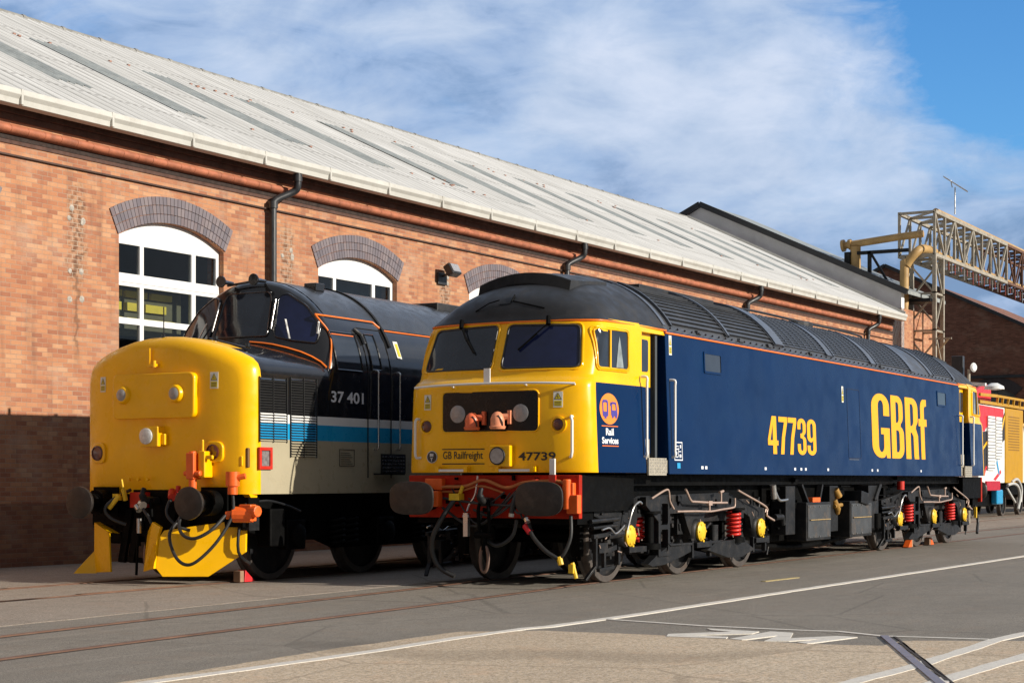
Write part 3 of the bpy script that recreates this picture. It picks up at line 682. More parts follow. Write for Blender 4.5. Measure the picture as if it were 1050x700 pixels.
b.bar((-.1, .9, 9.35), (-.1, 3.2, 9.35), .12); b.bar((-.1, 2.3, 9.4), (-.1, 1.3, 7.7), .08); b.bar((-.1, 3.0, 9.2), (-.1, 2.3, 7.8), .06)
b.build('platform', UNDERG, gan)
pd = tag(empty('overhead_pipe', (41, 6.5, 0)), 'ochre horizontal pipe with flanged end standing above the grey clad roof', 'pipe')
b = MB(); b.tube([(0, 3.35, 9.66), (0, 1.3, 9.84), (0, .4, 9.9)], .13, 12); b.tube([(0, 3.35, 9.66), (0, 3.25, 9.67)], .22, 12); b.tube([(0, 3.1, 9.69), (0, 3.0, 9.7)], .19, 12)
b.build('pipe', OCHRE, pd, smooth=50)
b = MB(); b.tube([(0, 2.85, 9.6), (0, 2.85, 6.0)], .19, 12); b.build('riser_pipe', OCHRE, pd, smooth=50)
an = tag(empty('television_aerial', (42, 6.05, 10.65)), 'thin television aerial standing on top of the lattice bridge', 'aerial')
b = MB(); b.tube([(0, 0, 0), (0, 0, .95)], .025, 6); b.tube([(0, .4, 1.35), (0, -.45, .75)], .02, 6); b.tube([(0, .1, .95), (0, .15, 1.2)], .02, 6)
for k in range(9): y = .35-k*.09; b.tube([(-.25, y, 1.05+y*.7+.04), (.25, y, 1.05+y*.7+.04)], .012, 5)
b.build('antenna', STEEL, an)
ml = tag(empty('yard_lamp', (32.3, 3.05, 0)), 'white lamp heads on a slim grey mast behind the far cab of the blue locomotive', 'lamp')
b = MB(); b.tube([(0, 0, 0), (0, 0, 4.55)], .045, 8); b.build('mast', GALV, ml)
b = MB(); b.lathe((0, -.1, 4.6), (-.5, -1, 0), [(0, .1), (.06, .14), (.1, .1)], 12); b.build('lamp_head', WHITE, ml, smooth=40)
b = MB(); b.bar((0, .3, 4.15), (0, -.5, 4.08), .16, .1); b.lathe((0, -.75, 3.92), (0, 0, 1), [(0, .12), (.02, .30), (.1, .28), (.2, .1)], 14); b.build('lamp_head', WHITE, ml, smooth=40)
b = MB(); b.box(-.1, .1, .15, .5, 4.3, 4.95); b.build('control_box', DOWNP, ml, bevel=.02)

# ================================================================== locomotive parts shared by both engines
def warning_sign(T, parent, w=.10, h=.17):
    """white plate with yellow warning triangle over a yellow panel; T(u, v, w)"""
    b = MB(); b.prism([(0, 0), (w, 0), (w, h), (0, h)], [], T, .002, .006, 0)
    b.prism([(.1*w, .08*h), (.9*w, .08*h), (.9*w, .42*h), (.1*w, .42*h)], [], T, .006, .008, 1)
    b.prism([(.1*w, .50*h), (.9*w, .50*h), (.5*w, .93*h)], [], T, .006, .008, 2)
    b.prism([(.2*w, .53*h), (.8*w, .53*h), (.5*w, .86*h)], [], T, .008, .009, 1)
    b.prism([(.52*w, .56*h), (.58*w, .66*h), (.49*w, .68*h), (.55*w, .8*h), (.42*w, .66*h), (.5*w, .64*h)], [], T, .009, .010, 2)
    for k in range(3): b.prism([(.18*w, (.14+k*.09)*h), (.82*w, (.14+k*.09)*h), (.82*w, (.17+k*.09)*h), (.18*w, (.17+k*.09)*h)], [], T, .008, .009, 2)
    return b.build('warning_sign', [WSIGN, YSIGN, KTXT], parent)
def wheel_prof(r):    # tyre with flange; distance along +Y (inwards)
    return [(0, r-.085), (.0, r-.012), (.012, r-.003), (.10, r), (.112, r+.028), (.135, r+.028), (.14, r-.08)]
def wheelset(x, parent, r=.571, gauge=.7175, name='wheel'):
    for s_ in (-1, 1):
        b = MB()
        y0 = s_*(gauge+.115)
        b.lathe((x, y0, r), (0, -s_, 0), wheel_prof(r), 40, 0, cap=False)
        b.lathe((x, y0+(-s_)*.012, r), (0, -s_, 0), [(0, .0), (0, .11), (-.05*0, .115), (.03, .13), (.045, .3), (.03, r-.10), (.0, r-.085)], 40, 1, cap=False)
        b.build(name, [TYRE, UNDERG], parent, smooth=35)
    b = MB(); b.tube([(x, -.7, r), (x, .7, r)], .09, 12); b.build('axle', UNDER, parent, smooth=40)
def coil(c, r, h, turns, wire, parent, m, name='spring'):
    b = MB(); n = int(turns*14)
    b.tube([(c[0]+r*cos(2*pi*k/14), c[1]+r*sin(2*pi*k/14), c[2]+h*k/n) for k in range(n+1)], wire, 7)
    return b.build(name, m, parent, smooth=60)
def ring_path(c, ax, r, n=20):
    pass
def oval(cx, cy, a, b_, n=24): return [(cx+a*cos(2*pi*k/n), cy+b_*sin(2*pi*k/n)) for k in range(n)]
def hose(path, r, parent, m=None, name='hose', sub=6):
    b = MB(); b.tube(smoothpath(path, sub), r, 8); return b.build(name, m or RUBBER, parent, smooth=60)

# surface of a shell given by horizontal slices
TP = .955
def slice_shell(levels, xb, nphi=28):
    """levels: (z, half width, x front, depth D, power p). Closed at xb. returns MB"""
    b = MB(); ring = []
    for z, w, xf, D, p in levels:
        pts = [(xb, w)]
        for k in range(nphi+1):
            ph = pi/2-pi*k/nphi
            sn, cs = sin(ph), max(0, cos(ph))
            pts.append((xf+D-D*cs**(2/p), w*TP*math.copysign(abs(sn)**(2/p), sn)))
        pts.append((xb, -w)); ring.append([(x, y, z) for x, y in pts])
    n = len(ring[0]); vs = [v for r in ring for v in r]
    fs = [(i*n+k, i*n+(k+1) % n, (i+1)*n+(k+1) % n, (i+1)*n+k) for i in range(len(ring)-1) for k in range(n)]
    fs.append(tuple(range(n-1, -1, -1))); fs.append(tuple((len(ring)-1)*n+k for k in range(n)))
    return b.add(vs, fs)
def lerp_levels(L, z):
    for a, c in zip(L[:-1], L[1:]):
        if a[0] <= z <= c[0]:
            t = (z-a[0])/max(1e-6, c[0]-a[0]); return [a[i]+(c[i]-a[i])*t for i in range(5)]
    return L[0] if z < L[0][0] else L[-1]
def front_x(L, y, z):
    _, w, xf, D, p = lerp_levels(L, z); q = min(.999, abs(y)/(w*TP)); return xf+D-D*(1-q**p)**(1/p)
def patch(poly, F, off, rings=6):
    """convex outline in (y, z) laid on a surface x = F(y, z), pushed off it"""
    cx = sum(p[0] for p in poly)/len(poly); cy = sum(p[1] for p in poly)/len(poly); n = len(poly); vs = []
    for i in range(rings, 0, -1):
        for p in poly: y = cx+(p[0]-cx)*i/rings; z = cy+(p[1]-cy)*i/rings; vs.append((F(y, z)-off, y, z))
    vs.append((F(cx, cy)-off, cx, cy)); fs = []
    for i in range(rings-1): fs += [(i*n+k, i*n+(k+1) % n, (i+1)*n+(k+1) % n, (i+1)*n+k) for k in range(n)]
    fs += [((rings-1)*n+k, (rings-1)*n+(k+1) % n, rings*n) for k in range(n)]
    b = MB(); b.add(vs, fs); return b
def densify(poly, n=3):
    out = []
    for i, p in enumerate(poly):
        q = poly[(i+1) % len(poly)]; out += [(p[0]+(q[0]-p[0])*k/n, p[1]+(q[1]-p[1])*k/n) for k in range(n)]
    return out
def roundpoly(P, r=.06, n=4):
    out = []; N = len(P)
    for i in range(N):
        a, b_, c = Vector(P[i-1]), Vector(P[i]), Vector(P[(i+1) % N]); u = (a-b_).normalized(); v = (c-b_).normalized()
        p0, p1 = b_+u*r, b_+v*r
        for k in range(n+1): t = k/n; q = p0*(1-t)**2+b_*2*t*(1-t)+p1*t*t; out.append((q.x, q.y))
    return out
def side_y(z): return 1.33-.063*(max(1.36, min(3.12, z))-1.36)/1.76

# ================================================================== blue locomotive
RC, RR = 2.48, 1.42             # roof arc centre height and radius
def rw(z): return sqrt(max(0, RR*RR-(z-RC)**2))
LOW = [(1.36, 1.33, -1.46, .36, 2.7), (1.40, 1.332, -1.47, .36, 2.7), (2.0, side_y(2.0), -1.47, .36, 2.7), (2.36, side_y(2.36), -1.465, .36, 2.7), (2.42, side_y(2.42)-.005, -1.45, .36, 2.7),
       (2.46, side_y(2.46)-.012, -1.40, .36, 2.7), (2.485, side_y(2.48)-.018, -1.355, .36, 2.7), (2.52, side_y(2.5)-.02, -1.335, .36, 2.7), (2.8, side_y(2.8)-.012, -1.225, .36, 2.7), (3.12, 1.267, -1.10, .38, 2.6), (3.20, 1.226, -1.065, .38, 2.6)]
def dome_level(z):
    t = (z-3.20)/.70
    return (z, rw(z), -1.075+.22*t+1.05*t**3.2*1.0, .38+.8*t, 2.6-.4*t)
DOME = [(3.185, 1.245, -1.09, .38, 2.6), (3.20, 1.226, -1.082, .38, 2.6)]+[dome_level(3.2+.695*k/22) for k in range(1, 23)]

def cab_w(u, v):
    _, w, xf, D, p = lerp_levels(LOW, v); xs_ = xf+D
    if u >= xs_: return w*(1-(1-TP)*(.10-min(u, .10))/(.10-xs_))
    q = min(.999, (xs_-u)/D); return w*TP*(1-q**p)**(1/p)
def patchT(poly, T, off, rings=6):
    cx = sum(p[0] for p in poly)/len(poly); cy = sum(p[1] for p in poly)/len(poly); n = len(poly)
    vs = [T(cx+(p[0]-cx)*i/rings, cy+(p[1]-cy)*i/rings, off) for i in range(rings, 0, -1) for p in poly]+[T(cx, cy, off)]
    fs = [(i*n+k, i*n+(k+1) % n, (i+1)*n+(k+1) % n, (i+1)*n+k) for i in range(rings-1) for k in range(n)]+[((rings-1)*n+k, (rings-1)*n+(k+1) % n, rings*n) for k in range(n)]
    b = MB(); b.add(vs, fs); return b
def T_cab(u, v, w): return (u, -cab_w(u, v)-w, v)
def make_cab47(parent):
    cab = slice_shell(LOW, .10).build('cab', NAVY, parent, smooth=40)
    me = cab.data; me.materials.append(YEL)
    for p in me.polygons:
        c = p.center
        if c.z > 2.43 or c.x < -1.08: p.material_index = 1
    F = lambda y, z: front_x(LOW, y, z)
    dome = slice_shell(DOME, .86, 36).build('cab_roof', ROOFD, cab, smooth=50)
    # cantrail orange line round the cab
    def line_at(z, off, r):
        _, w, xf, D, p = lerp_levels(LOW, z); pts = [(.86, w+off, z)]
        for k in range(41):
            ph = pi/2-pi*k/40; sn = sin(ph); cs = max(0, cos(ph)); pts.append((xf+D-D*cs**(2/p)-off, (w*TP+off)*math.copysign(abs(sn)**(2/p), sn), z))
        pts.append((.86, -w-off, z)); return pts
    b = MB(); b.tube(line_at(3.168, .012, .008), .011, 6); b.build('cantrail_line', ORANGE, cab, smooth=60)
    # header above the open doorway
    b = MB()
    for s_ in (-1, 1):
        b.add([(.11, s_*y, z) for y, z in ((1.262, 3.10), (1.229, 3.186), (1.0, 3.186), (1.0, 3.10))]+[(.85, s_*y, z) for y, z in ((1.262, 3.10), (1.229, 3.186), (1.0, 3.186), (1.0, 3.10))],
              [(0, 1, 5, 4), (1, 2, 6, 5), (2, 3, 7, 6), (3, 0, 4, 7), (0, 3, 2, 1), (4, 5, 6, 7)])
    b.build_each('door_header', YEL, cab)
    # waist step highlight is geometry; windows
    for s_ in (1, -1):
        if s_ == 1: q = [(.045, 2.60), (1.06, 2.60), (.985, 3.105), (.045, 3.13)]
        else: q = [(-1.06, 2.60), (-.045, 2.60), (-.045, 3.13), (-.985, 3.105)]
        if s_ == 1: q = [(.045+.03, 2.60), (.075, 3.13), (.985, 3.105), (1.06, 2.60)]
        else: q = [(-.075, 3.13), (-.075, 2.60), (-1.06, 2.60), (-.985, 3.105)]
        o_ = densify(roundpoly(q, .07))
        g = patch(o_, F, .006).build('windscreen', GLASSB if s_ == -1 else GLASSD, cab, smooth=60)
        b = MB(); b.tube([(F(y, z)-.006, y, z) for y, z in o_], .013, 6, closed=True); b.build('seal', RUBBER, g, smooth=60)
        cx = sum(p[0] for p in q)/4; cz = sum(p[1] for p in q)/4
        o2 = [(cx+(y-cx)*1.055+0, cz+(z-cz)*1.10) for y, z in o_]
        b = MB(); b.tube([(F(y, z)+.006, y, z) for y, z in o2], .020, 6, closed=True); b.build('surround', YEL, g, smooth=60)
        # wiper
        b = MB(); ya = .60*s_; P = lambda y, z, o=.035: (F(y, z)-o, y, z)
        b.tube([P(ya, 3.22, .05), P(ya-.02, 3.12, .06)], .028, 8)
        end = (ya-.27, 2.80) if s_ == 1 else (ya+.33, 2.82)
        b.bar(P(ya-.02, 3.14, .055), P((ya+end[0])/2, (3.12+end[1])/2, .05), .022, .014); 
        b.bar(P(ya+(end[0]-ya)*.35, 3.12-(3.12-end[1])*.35, .035), P(*end, .03), .026, .018)
        b.build('wiper', UNDER, cab)
    # side windows and their yellow pillars
    for s_ in (-1, 1):
        T = lambda u, v, w, s_=s_: (u, s_*(cab_w(u, v)+w), v)
        ql = densify(roundpoly([(-1.01, 2.60), (-.95, 3.07), (-.26, 3.07), (-.26, 2.60)], .06), 3)
        g = patchT(ql, T, .007).build('side_window', GLASSD, cab, smooth=60)
        b = MB(); b.tube([T(u, v, .010) for u, v in ql], .012, 6, closed=True); b.tube([T(-.635+(u+.635)*1.06, 2.835+(v-2.835)*1.09, .004) for u, v in ql], .014, 6, closed=True); b.build_each('frame', YEL, g, smooth=60)
        b = MB(); b.prism([(-.74, 2.61), (-.71, 3.06), (-.685, 3.06), (-.705, 2.61)], [], T, .008, .024); b.build('pillar', YEL, g)
        b = MB(); b.prism([(-.56, 2.62), (-.50, 2.90), (-.47, 3.0), (-.44, 2.90), (-.38, 2.62)], [], T, .010, .0105); b.build('curtain', mat('pale_curtain', (.22, .26, .27), .7, var=.3, nscale=9), g)
        # handrails either side of the door
        for hx in (.05, .90):
            b = MB(); y = s_*(side_y(2)+.055); yi = s_*(side_y(2)-.02)
            b.tube(smoothpath([(hx, yi, 1.56), (hx, y, 1.57), (hx, y, 1.63)], 3)+smoothpath([(hx, y, 2.47), (hx, y, 2.53), (hx, yi, 2.54)], 3), .017, 8); b.build('handrail', WHITE if s_ < 2 else STEEL, cab, smooth=60)
        # doorway: open door leaf, dark vestibule, tread plate
        b = MB(); b.box(.22, .53, s_*1.17-.015, s_*1.17+.015, 2.43, 3.10, 0); b.box(.22, .53, s_*1.17-.014, s_*1.17+.014, 1.60, 2.428, 1)
        b.prism(roundpoly([(.23, 2.62), (.46, 2.62), (.46, 3.02), (.23, 3.02)], .04), [], lambda u, v, w, s_=s_: (u, s_*(1.186+w), v), 0, .004, 2)
        b.build('door', [YEL, NAVY, GLASSD], cab)
        b = MB(); b.box(.08, .80, s_*1.0-.02*s_, s_*1.30, 1.36, 1.52, 0); b.box(.13, .66, s_*1.34-.012, s_*1.34+.012, 1.33, 1.545, 0); b.box(.20, .45, s_*1.19-.02, s_*1.19+.02, 1.53, 1.78)
        st = b.build('step', CHEQ, cab)
        bb = MB()
        for i in range(10):
            for j in range(5): u = .16+i*.052; v = 1.36+j*.038; bb.bar((u, s_*1.353, v), (u+.022*(1 if (i+j) % 2 else .4), s_*1.353, v+(.018 if (i+j) % 2 else .022)), .007)
        bb.build('tread_pattern', STEEL, st)
    b = MB(); b.box(.11, .80, -1.0, 1.0, 1.30, 3.15); b.build('vestibule', VOID, cab)
    b = MB(); b.box(.60, .66, -1.22, 1.22, 1.52, 3.1); b.build('bulkhead', mat('dark_cab_wall', (.06, .07, .08), .6), cab)
    # headcode panel
    fx = lambda y, z: F(y, z)
    P = lambda u, v, w: (F(u, v)-w, u, v)
    o_ = rrect(-.66, .66, 1.84, 2.33, .06)
    pn = patch(densify(o_, 2), F, .006, 10).build('headcode_panel', mat('headcode_black', (.006, .005, .005), .3, var=.3, spec=.3), cab, smooth=60)
    b = MB(); b.tube([(F(y, z)-.004, y, z) for y, z in densify(o_, 2)], .010, 6, closed=True); b.build('surround', YEL, pn, smooth=60)
    for y in (.43, -.43):
        b = MB(); b.lathe((F(y, 2.05)-.004, y, 2.06), (-1, 0, 0), [(0, .105), (.008, .105), (.010, .10)], 28); b.build('marker_disc', LENS, pn, smooth=40)
    # tail lamps
    for y in (.90, -.90):
        b = MB(); b.lathe((F(y, 1.92)+.03, y, 1.92), (-1, 0, 0), [(0, .10), (.045, .10), (.055, .075), (.040, .072)], 24, 0); l = b.build('tail_lamp', YEL, cab, smooth=40)
        b = MB(); b.lathe((F(y, 1.92)-.006, y, 1.92), (-1, 0, 0), [(0, .073), (.018, .06), (.022, .02)], 20); b.build('lens', LENSR, l, smooth=60)
    # central headlight box
    x0 = F(-.1, 1.55)
    b = MB(); b.box(x0-.10, x0+.02, -.34, -.06, 1.43, 1.68); hb = b.build('headlight', YEL, cab, bevel=.012)
    b = MB(); b.lathe((x0-.10, -.18, 1.555), (-1, 0, 0), [(0, .10), (.02, .10), (.03, .09)], 24); b.build('lens', LENS, hb, smooth=40)
    b = MB(); b.tube(circle_y(x0-.12, -.18, 1.555, .098), .010, 6, closed=True); b.build('bezel', UNDERG, hb)
    # white bar and lamp irons, hand holds
    b = MB(); pts = [(F(y, 2.40)-.06, y, 2.395+.02*(1-(y/1.1)**2)) for y in [1.10-2.2*k/16 for k in range(17)]]
    b.tube(pts, .014, 8)
    for y in (1.08, .5, -.5, -1.08): b.tube([(F(y, 2.38), y, 2.385), (F(y, 2.38)-.06, y, 2.40)], .010, 6)
    b.build('grab_rail', WHITE, cab, smooth=60)
    b = MB(); b.box(F(.02, 2.5)-.10, F(.02, 2.5)-.085, -.0, .085, 2.43, 2.60); b.build('lamp_bracket', WHITE, cab)
    for y, a in ((1.08, 1), (-1.10, -1)):
        b = MB(); xx = F(y*.97, 1.8)-.055
        b.tube(smoothpath([(xx+.06, y*.96, 2.01), (xx, y*.97, 2.01), (xx-.005, y*.985, 1.96)], 3)+smoothpath([(xx-.005, y*.985, 1.60), (xx, y*.97, 1.54), (xx+.06, y*.93, 1.545)], 3), .017, 8); b.build('handrail', WHITE, cab, smooth=60)
    for ya, yb in ((.68, .28), (-.15, -.62)):
        b = MB(); xx = F(0, 1.4)-.05; b.bar((xx, ya, 1.385), (xx, yb, 1.385), .05, .03, 1); 
        for y in (ya, yb): b.box(xx-.03, xx+.05, y-.025, y+.025, 1.37, 1.43)
        b.build('foot_step', [YEL, WHITE], cab)
    warning_sign(lambda u, v, w: (F(.95-u, 2.12+v)-w, .95-u, 2.12+v), cab, .11, .185)
    warning_sign(lambda u, v, w: (F(-.84-u, 2.12+v)-w, -.84-u, 2.12+v), cab, .11, .185)
    warning_sign(lambda u, v, w: (.90+u, -side_y(2.95+v)-w, 2.86+v), cab, .085, .25)
    # roof fittings: horn cover and aerial
    b = MB()
    def topz(x, y): return sqrt(RR*RR-y*y)+RC
    vs = []
    N = 10
    ys = [.66-1.32*k/N for k in range(N+1)]
    for x, dz in ((-.64, -.22), (-.58, -.075), (.40, -.002)):
        for y in ys: vs.append((x, y*.97, topz(0, y)*1.0+dz+(.03*(y/.62)**2 if dz > -.1 else 0)))
    for y in ys: vs.append((.40, y*.97, topz(0, y)-.3))
    for y in ys: vs.append((-.38, y*.97, topz(0, y)-.3))
    n = N+1; fs = [(i*n+k, i*n+k+1, (i+1)*n+k+1, (i+1)*n+k) for i in range(4) for k in range(N)]+[(4*n+k, 4*n+k+1, k+1, k) for k in range(N)]
    fs += [(0, n, 2*n, 3*n, 4*n), (N, 4*n+N, 3*n+N, 2*n+N, n+N)]
    b.add(vs, fs); hc = b.build('horn_cover', ROOFD, cab, smooth=30)
    b = MB(); b.add([(-.643, y*.95, topz(0, y)-.21) for y in ys]+[(-.589, y*.95, topz(0, y)-.085+.03*(y/.62)**2) for y in ys], [(k, k+1, n+k+1, n+k) for k in range(N)]); b.build('horn_grille', VOID, hc)
    xx = front_x(DOME, .1, 3.42)
    b = MB(); b.add([(xx-.02, .13, 3.40), (xx-.02, -.02, 3.40), (xx+.12, .05, 3.50), (xx+.14, -.02, 3.40), (xx+.14, .13, 3.40)], [(0, 1, 2), (1, 3, 2), (3, 4, 2), (4, 0, 2)]); b.bar((xx-.01, -.02, 3.40), (xx+.06, -.05, 3.52), .014)
    b.build('aerial', UNDER, cab)
    b = MB(); b.tube([(front_x(DOME, y, 3.33)-.004, y, z) for y, z in ((.45, 3.33), (.25, 3.42), (.1, 3.45))], .008, 5); b.tube([(front_x(DOME, y, z)-.006, y, z) for y, z in ((-.05, 3.44), (-.3, 3.38), (-.5, 3.33))], .008, 5)
    b.build('cable', UNDER, cab)
    return cab
def circle_y(x, y, z, r, n=24): return [(x, y+r*cos(2*pi*k/n), z+r*sin(2*pi*k/n)) for k in range(n)]

def buffer47(y, parent, x=-1.84, z=1.055, oval_=True, hw=.31, hh=.20, face=None):
    """buffer whose oval head faces -X"""
    e = MB(); e.tube([(x+.10, y, z), (x+.50, y, z)], [.10, .12], 16); e.tube([(x+.30, y, z), (x+.50, y, z)], .155, 16)
    e.box(x+.49, x+.52, y-.2, y+.2, z-.19, z+.19)
    o = e.build('buffer', UNDER, parent, smooth=40)
    b = MB(); N = 28
    prof = [(.085, .55), (.06, .94), (.03, 1.0), (.008, .985), (-.004, .8), (-.010, .4), (-.012, .02)]
    vs = []
    for dx, k in prof:
        for i in range(N):
            a = 2*pi*i/N; cx_, sz_ = cos(a), sin(a); p = .62 if oval_ else 1.0
            vs.append((x+dx, y+hw*k*math.copysign(abs(cx_)**p, cx_), z+hh*k*math.copysign(abs(sz_)**(p*1.05), sz_)))
    fs = [(i*N+k, i*N+(k+1) % N, (i+1)*N+(k+1) % N, (i+1)*N+k) for i in range(len(prof)-1) for k in range(N)]+[tuple(range(N)), tuple((len(prof)-1)*N+k for k in range(N))[::-1]]
    b.add(vs, fs); b.build('buffer_head', face or BUFF, o, smooth=50)
    return o

def coupling(parent, x, y0=0):
    """drawhook with a screw coupling hanging"""
    b = MB(); b.tube([(x+.35, y0, 1.02), (x+.05, y0, 1.02)], .045, 10)
    b.tube(smoothpath([(x+.05, y0, 1.02), (x-.08, y0, 1.03), (x-.13, y0, 1.09), (x-.10, y0, 1.17)], 5), [.05]*5+[.045]*6+[.03]*5, 10)
    h = b.build('drawhook', UNDERG, parent, smooth=50)
    b = MB()
    for dy in (-.07, .07): b.tube(smoothpath([(x-.02, y0+dy*.6, 1.04), (x-.05, y0+dy, .92), (x-.03, y0+dy, .72), (x-.02, y0+dy, .60)], 4), .022, 8)
    b.tube([(x-.03, y0-.12, .62), (x-.03, y0+.12, .62)], .04, 8); b.tube([(x-.03, y0, .62), (x-.03, y0, .44)], .035, 8)
    b.build('screw_link', UNDER, h, smooth=50)
    b = MB(); P = [(x-.03, y0+.055*cos(t)*(1 if 1 else 1), .34+.16*sin(t)) for t in [2*pi*k/20 for k in range(20)]]; b.tube(P, .020, 8, closed=True)
    b.build('shackle', mat('worn_shackle', (.22, .14, .11), .5, metal=.4, var=.3), h, smooth=60)

def make_bogie47(parent, x0):
    """frames, springs, wheels; x0 is the first axle"""
    bg = empty('bogie', (x0, 0, 0)); bg.parent = parent
    f = MB()
    for s_ in (-1, 1):
        T = lambda u, v, w, s_=s_: (u, s_*(1.06+w), v)
        # main beam with legs
        f.prism([(-.55, .78), (-.85, .84), (-.85, .92), (.15, 1.02), (.36, 1.07), (3.35, 1.10), (3.62, 1.03), (4.04, .93), (4.75, .86), (4.78, .68), (4.55, .70), (4.52, .44), (4.30, .44), (4.16, .74), (3.75, .86),
                 (3.52, .84), (2.52, .82), (2.36, .56), (2.30, .46), (2.10, .46), (1.92, .66), (1.80, .84), (1.1, .83), (.36, .80), (.25, .5), (-.02, .46), (-.2, .6), (-.36, .77)],
                [circ(3.42, .97, .05, 12), circ(3.62, .93, .035, 10), rrect(.85, 1.0, .93, .99, .02), circ(1.35, .97, .07, 14), circ(1.62, .98, .05, 12), circ(2.9, .96, .05, 12)], T, -.06, .03)
        # cast bracket with two windows
        f.prism([(.36, 1.06), (1.05, 1.06), (1.09, .83), (1.09, .30), (.74, .30), (.74, .74), (.36, .95)], [rrect(.80, 1.03, .70, .97, .03), rrect(.80, 1.03, .36, .64, .03)], T, .06, .15)
        # lower swing arms
        f.prism([(.46, .215), (.76, .33), (1.1, .43), (1.80, .42), (1.82, .33), (1.5, .27), (.97, .19), (.6, .18)], [], T, .02, .13)
        f.prism([(2.36, .33), (2.68, .43), (3.47, .44), (3.85, .37), (4.1, .28), (3.6, .19), (3.1, .20)], [], T, .02, .13)
        f.prism([(1.02, .46), (1.12, .46), (1.5, .43), (1.1, .42)], [], T, .0, .16)
        for xx in (1.15, 2.1, 3.3): f.bar((xx, s_*1.16, .43), (xx+.7 if xx < 3 else xx+.4, s_*1.16, .43), .07, .035)
        # hangers, sand pipe brackets and small gear
        for u in (-.30, 1.95, 2.55, 4.15, 4.62): f.bar((u, s_*1.13, .46), (u, s_*1.13, .24), .06, .05)
        for u, v in ((-.1, .43), (2.0, .42), (4.15, .42)): f.box(u, u+.5, min(s_*1.10, s_*1.2), max(s_*1.10, s_*1.2), v-.05, v+.02)
        for u in (2.72, 2.78): f.tube([(u, s_*1.12, .44), (u, s_*1.12, .66)], .05, 10)
        r0 = random.Random(21)
        for k in range(70):
            x = r0.uniform(-.9, 5.1); z = r0.uniform(.28, 1.0); y = s_*r0.uniform(1.01, 1.10); q = r0.random()
            if q < .4: f.tube([(x, y, z), (x+r0.uniform(-.3, .3), y, z+r0.uniform(-.15, .05))], r0.uniform(.008, .022), 6)
            elif q < .7: f.box(x, x+r0.uniform(.03, .12), y-.03, y+.03, z, z+r0.uniform(.03, .12))
            else: f.tube([(x, y-.03, z), (x, y+.04, z)], r0.uniform(.015, .035), 8)
    f.box(1.8, 2.7, -1.0, 1.0, .55, 1.0); f.box(-.7, 4.9, -.95, -.80, .70, 1.0); f.box(-.7, 4.9, .80, .95, .70, 1.0); f.box(.9, 1.3, -.8, .8, .6, 1.0); f.box(3.1, 3.5, -.8, .8, .6, 1.0)
    fr = f.build('bogie_frame', UNDERG, bg, bevel=.010)
    for x in (0, 2.21, 4.42):
        wheelset(x, bg)
        for s_ in (-1, 1):
            b = MB(); b.lathe((x, s_*.95, .58), (0, s_, 0), [(0, .19), (.12, .19), (.17, .16), (.19, .13)], 18); ab = b.build('axlebox', UNDERG, bg, smooth=40)
            b = MB(); b.lathe((x, s_*1.14, .585), (0, s_, 0), [(0, .128), (.03, .132), (.045, .115), (.06, .05), (.065, .02)], 22)
            for k in range(6): a = 2*pi*k/6; b.tube([(x+.10*cos(a), s_*1.17, .585+.10*sin(a)), (x+.10*cos(a), s_*1.195, .585+.10*sin(a))], .016, 6)
            b.bar((x+.02, s_*1.17, .47), (x+.02, s_*1.17, .40), .05, .04)
            c_ = b.build('axlebox_cover', YCAP, bg, smooth=40)
    for x in (.62, 3.47):
        for s_ in (-1, 1):
            coil((x, s_*(1.12 if x > 1 else .95), .475 if x > 1 else .50),   .088, .36, 6.5, .021, bg, SPRING)
            b = MB(); b.lathe((x, s_*1.13, .40), (0, 0, 1), [(0, .15), (.07, .15), (.08, .06), (.44, .06), (.45, .15), (.48, .15)], 18); b.build('spring_pan', UNDER, bg, smooth=40)
    # brake blocks and cylinders
    for s_ in (-1, 1):
        b = MB()
        for x in (-.72, .68, 1.52, 2.90, 3.74, 5.12):
            b.box(x-.05, x+.05, min(s_*.74, s_*.86), max(s_*.74, s_*.86), .35, .72); b.bar((x, s_*.82, .3), (x, s_*.82, 1.0), .05, .03)
        b.build('brake_block', UNDER, bg, bevel=.01)
        # pale air pipes
        b = MB(); y = s_*1.22
        b.tube(smoothpath([(.50, y, 1.04), (.90, y, 1.14), (1.02, y, 1.13), (1.06, y, 1.0), (1.18, y, .90)], 5), .014, 7)
        b.tube(smoothpath([(1.56, y, 1.15), (1.62, y, 1.10), (1.74, y, 1.0), (1.9, y, .985), (2.5, y, .965), (2.98, y, .96)], 4), .016, 7)
        b.tube([(2.77, y, .97), (2.77, y, 1.11)], .013, 7); b.tube([(2.72, y, 1.10), (2.84, y, 1.12)], .02, 7)
        b.tube(smoothpath([(1.28, y, .865), (1.9, y, .86), (2.4, y, .85), (2.8, y, .87), (3.2, y, .89), (3.27, y, .92), (3.27, y, 1.02)], 4), .014, 7)
        b.tube([(2.36, y, .86), (2.36, y, .97)], .014, 7); b.box(2.30, 2.42, y-.02, y+.02, .93, .99)
        b.tube(smoothpath([(3.38, y, 1.13), (3.6, y, 1.08), (4.45, y, .89), (4.5, y, .80), (4.52, y, .75), (4.8, y, .68)], 5), .015, 7)
        b.build('air_pipe', PIPE, bg, smooth=60)
        b = MB(); b.tube(smoothpath([(-.15, y-.03*s_, .66), (-.05, y, .92), (.12, y, 1.0), (.2, y, .98)], 5), .016, 7); b.tube(smoothpath([(-.9, y, .68), (-.7, y, .70), (-.55, y, .63), (-.4, y, .67), (-.3, y, .72)], 5), .012, 7)
        b.build('air_pipe', STEEL, bg, smooth=60)
        # front end gear
        b = MB(); b.tube([(-1.05, y-.08*s_, .78), (-.30, y-.08*s_, .80)], .03, 8); b.tube([(-.95, s_*1.12, .70), (-.30, s_*1.12, .72)], .022, 8)
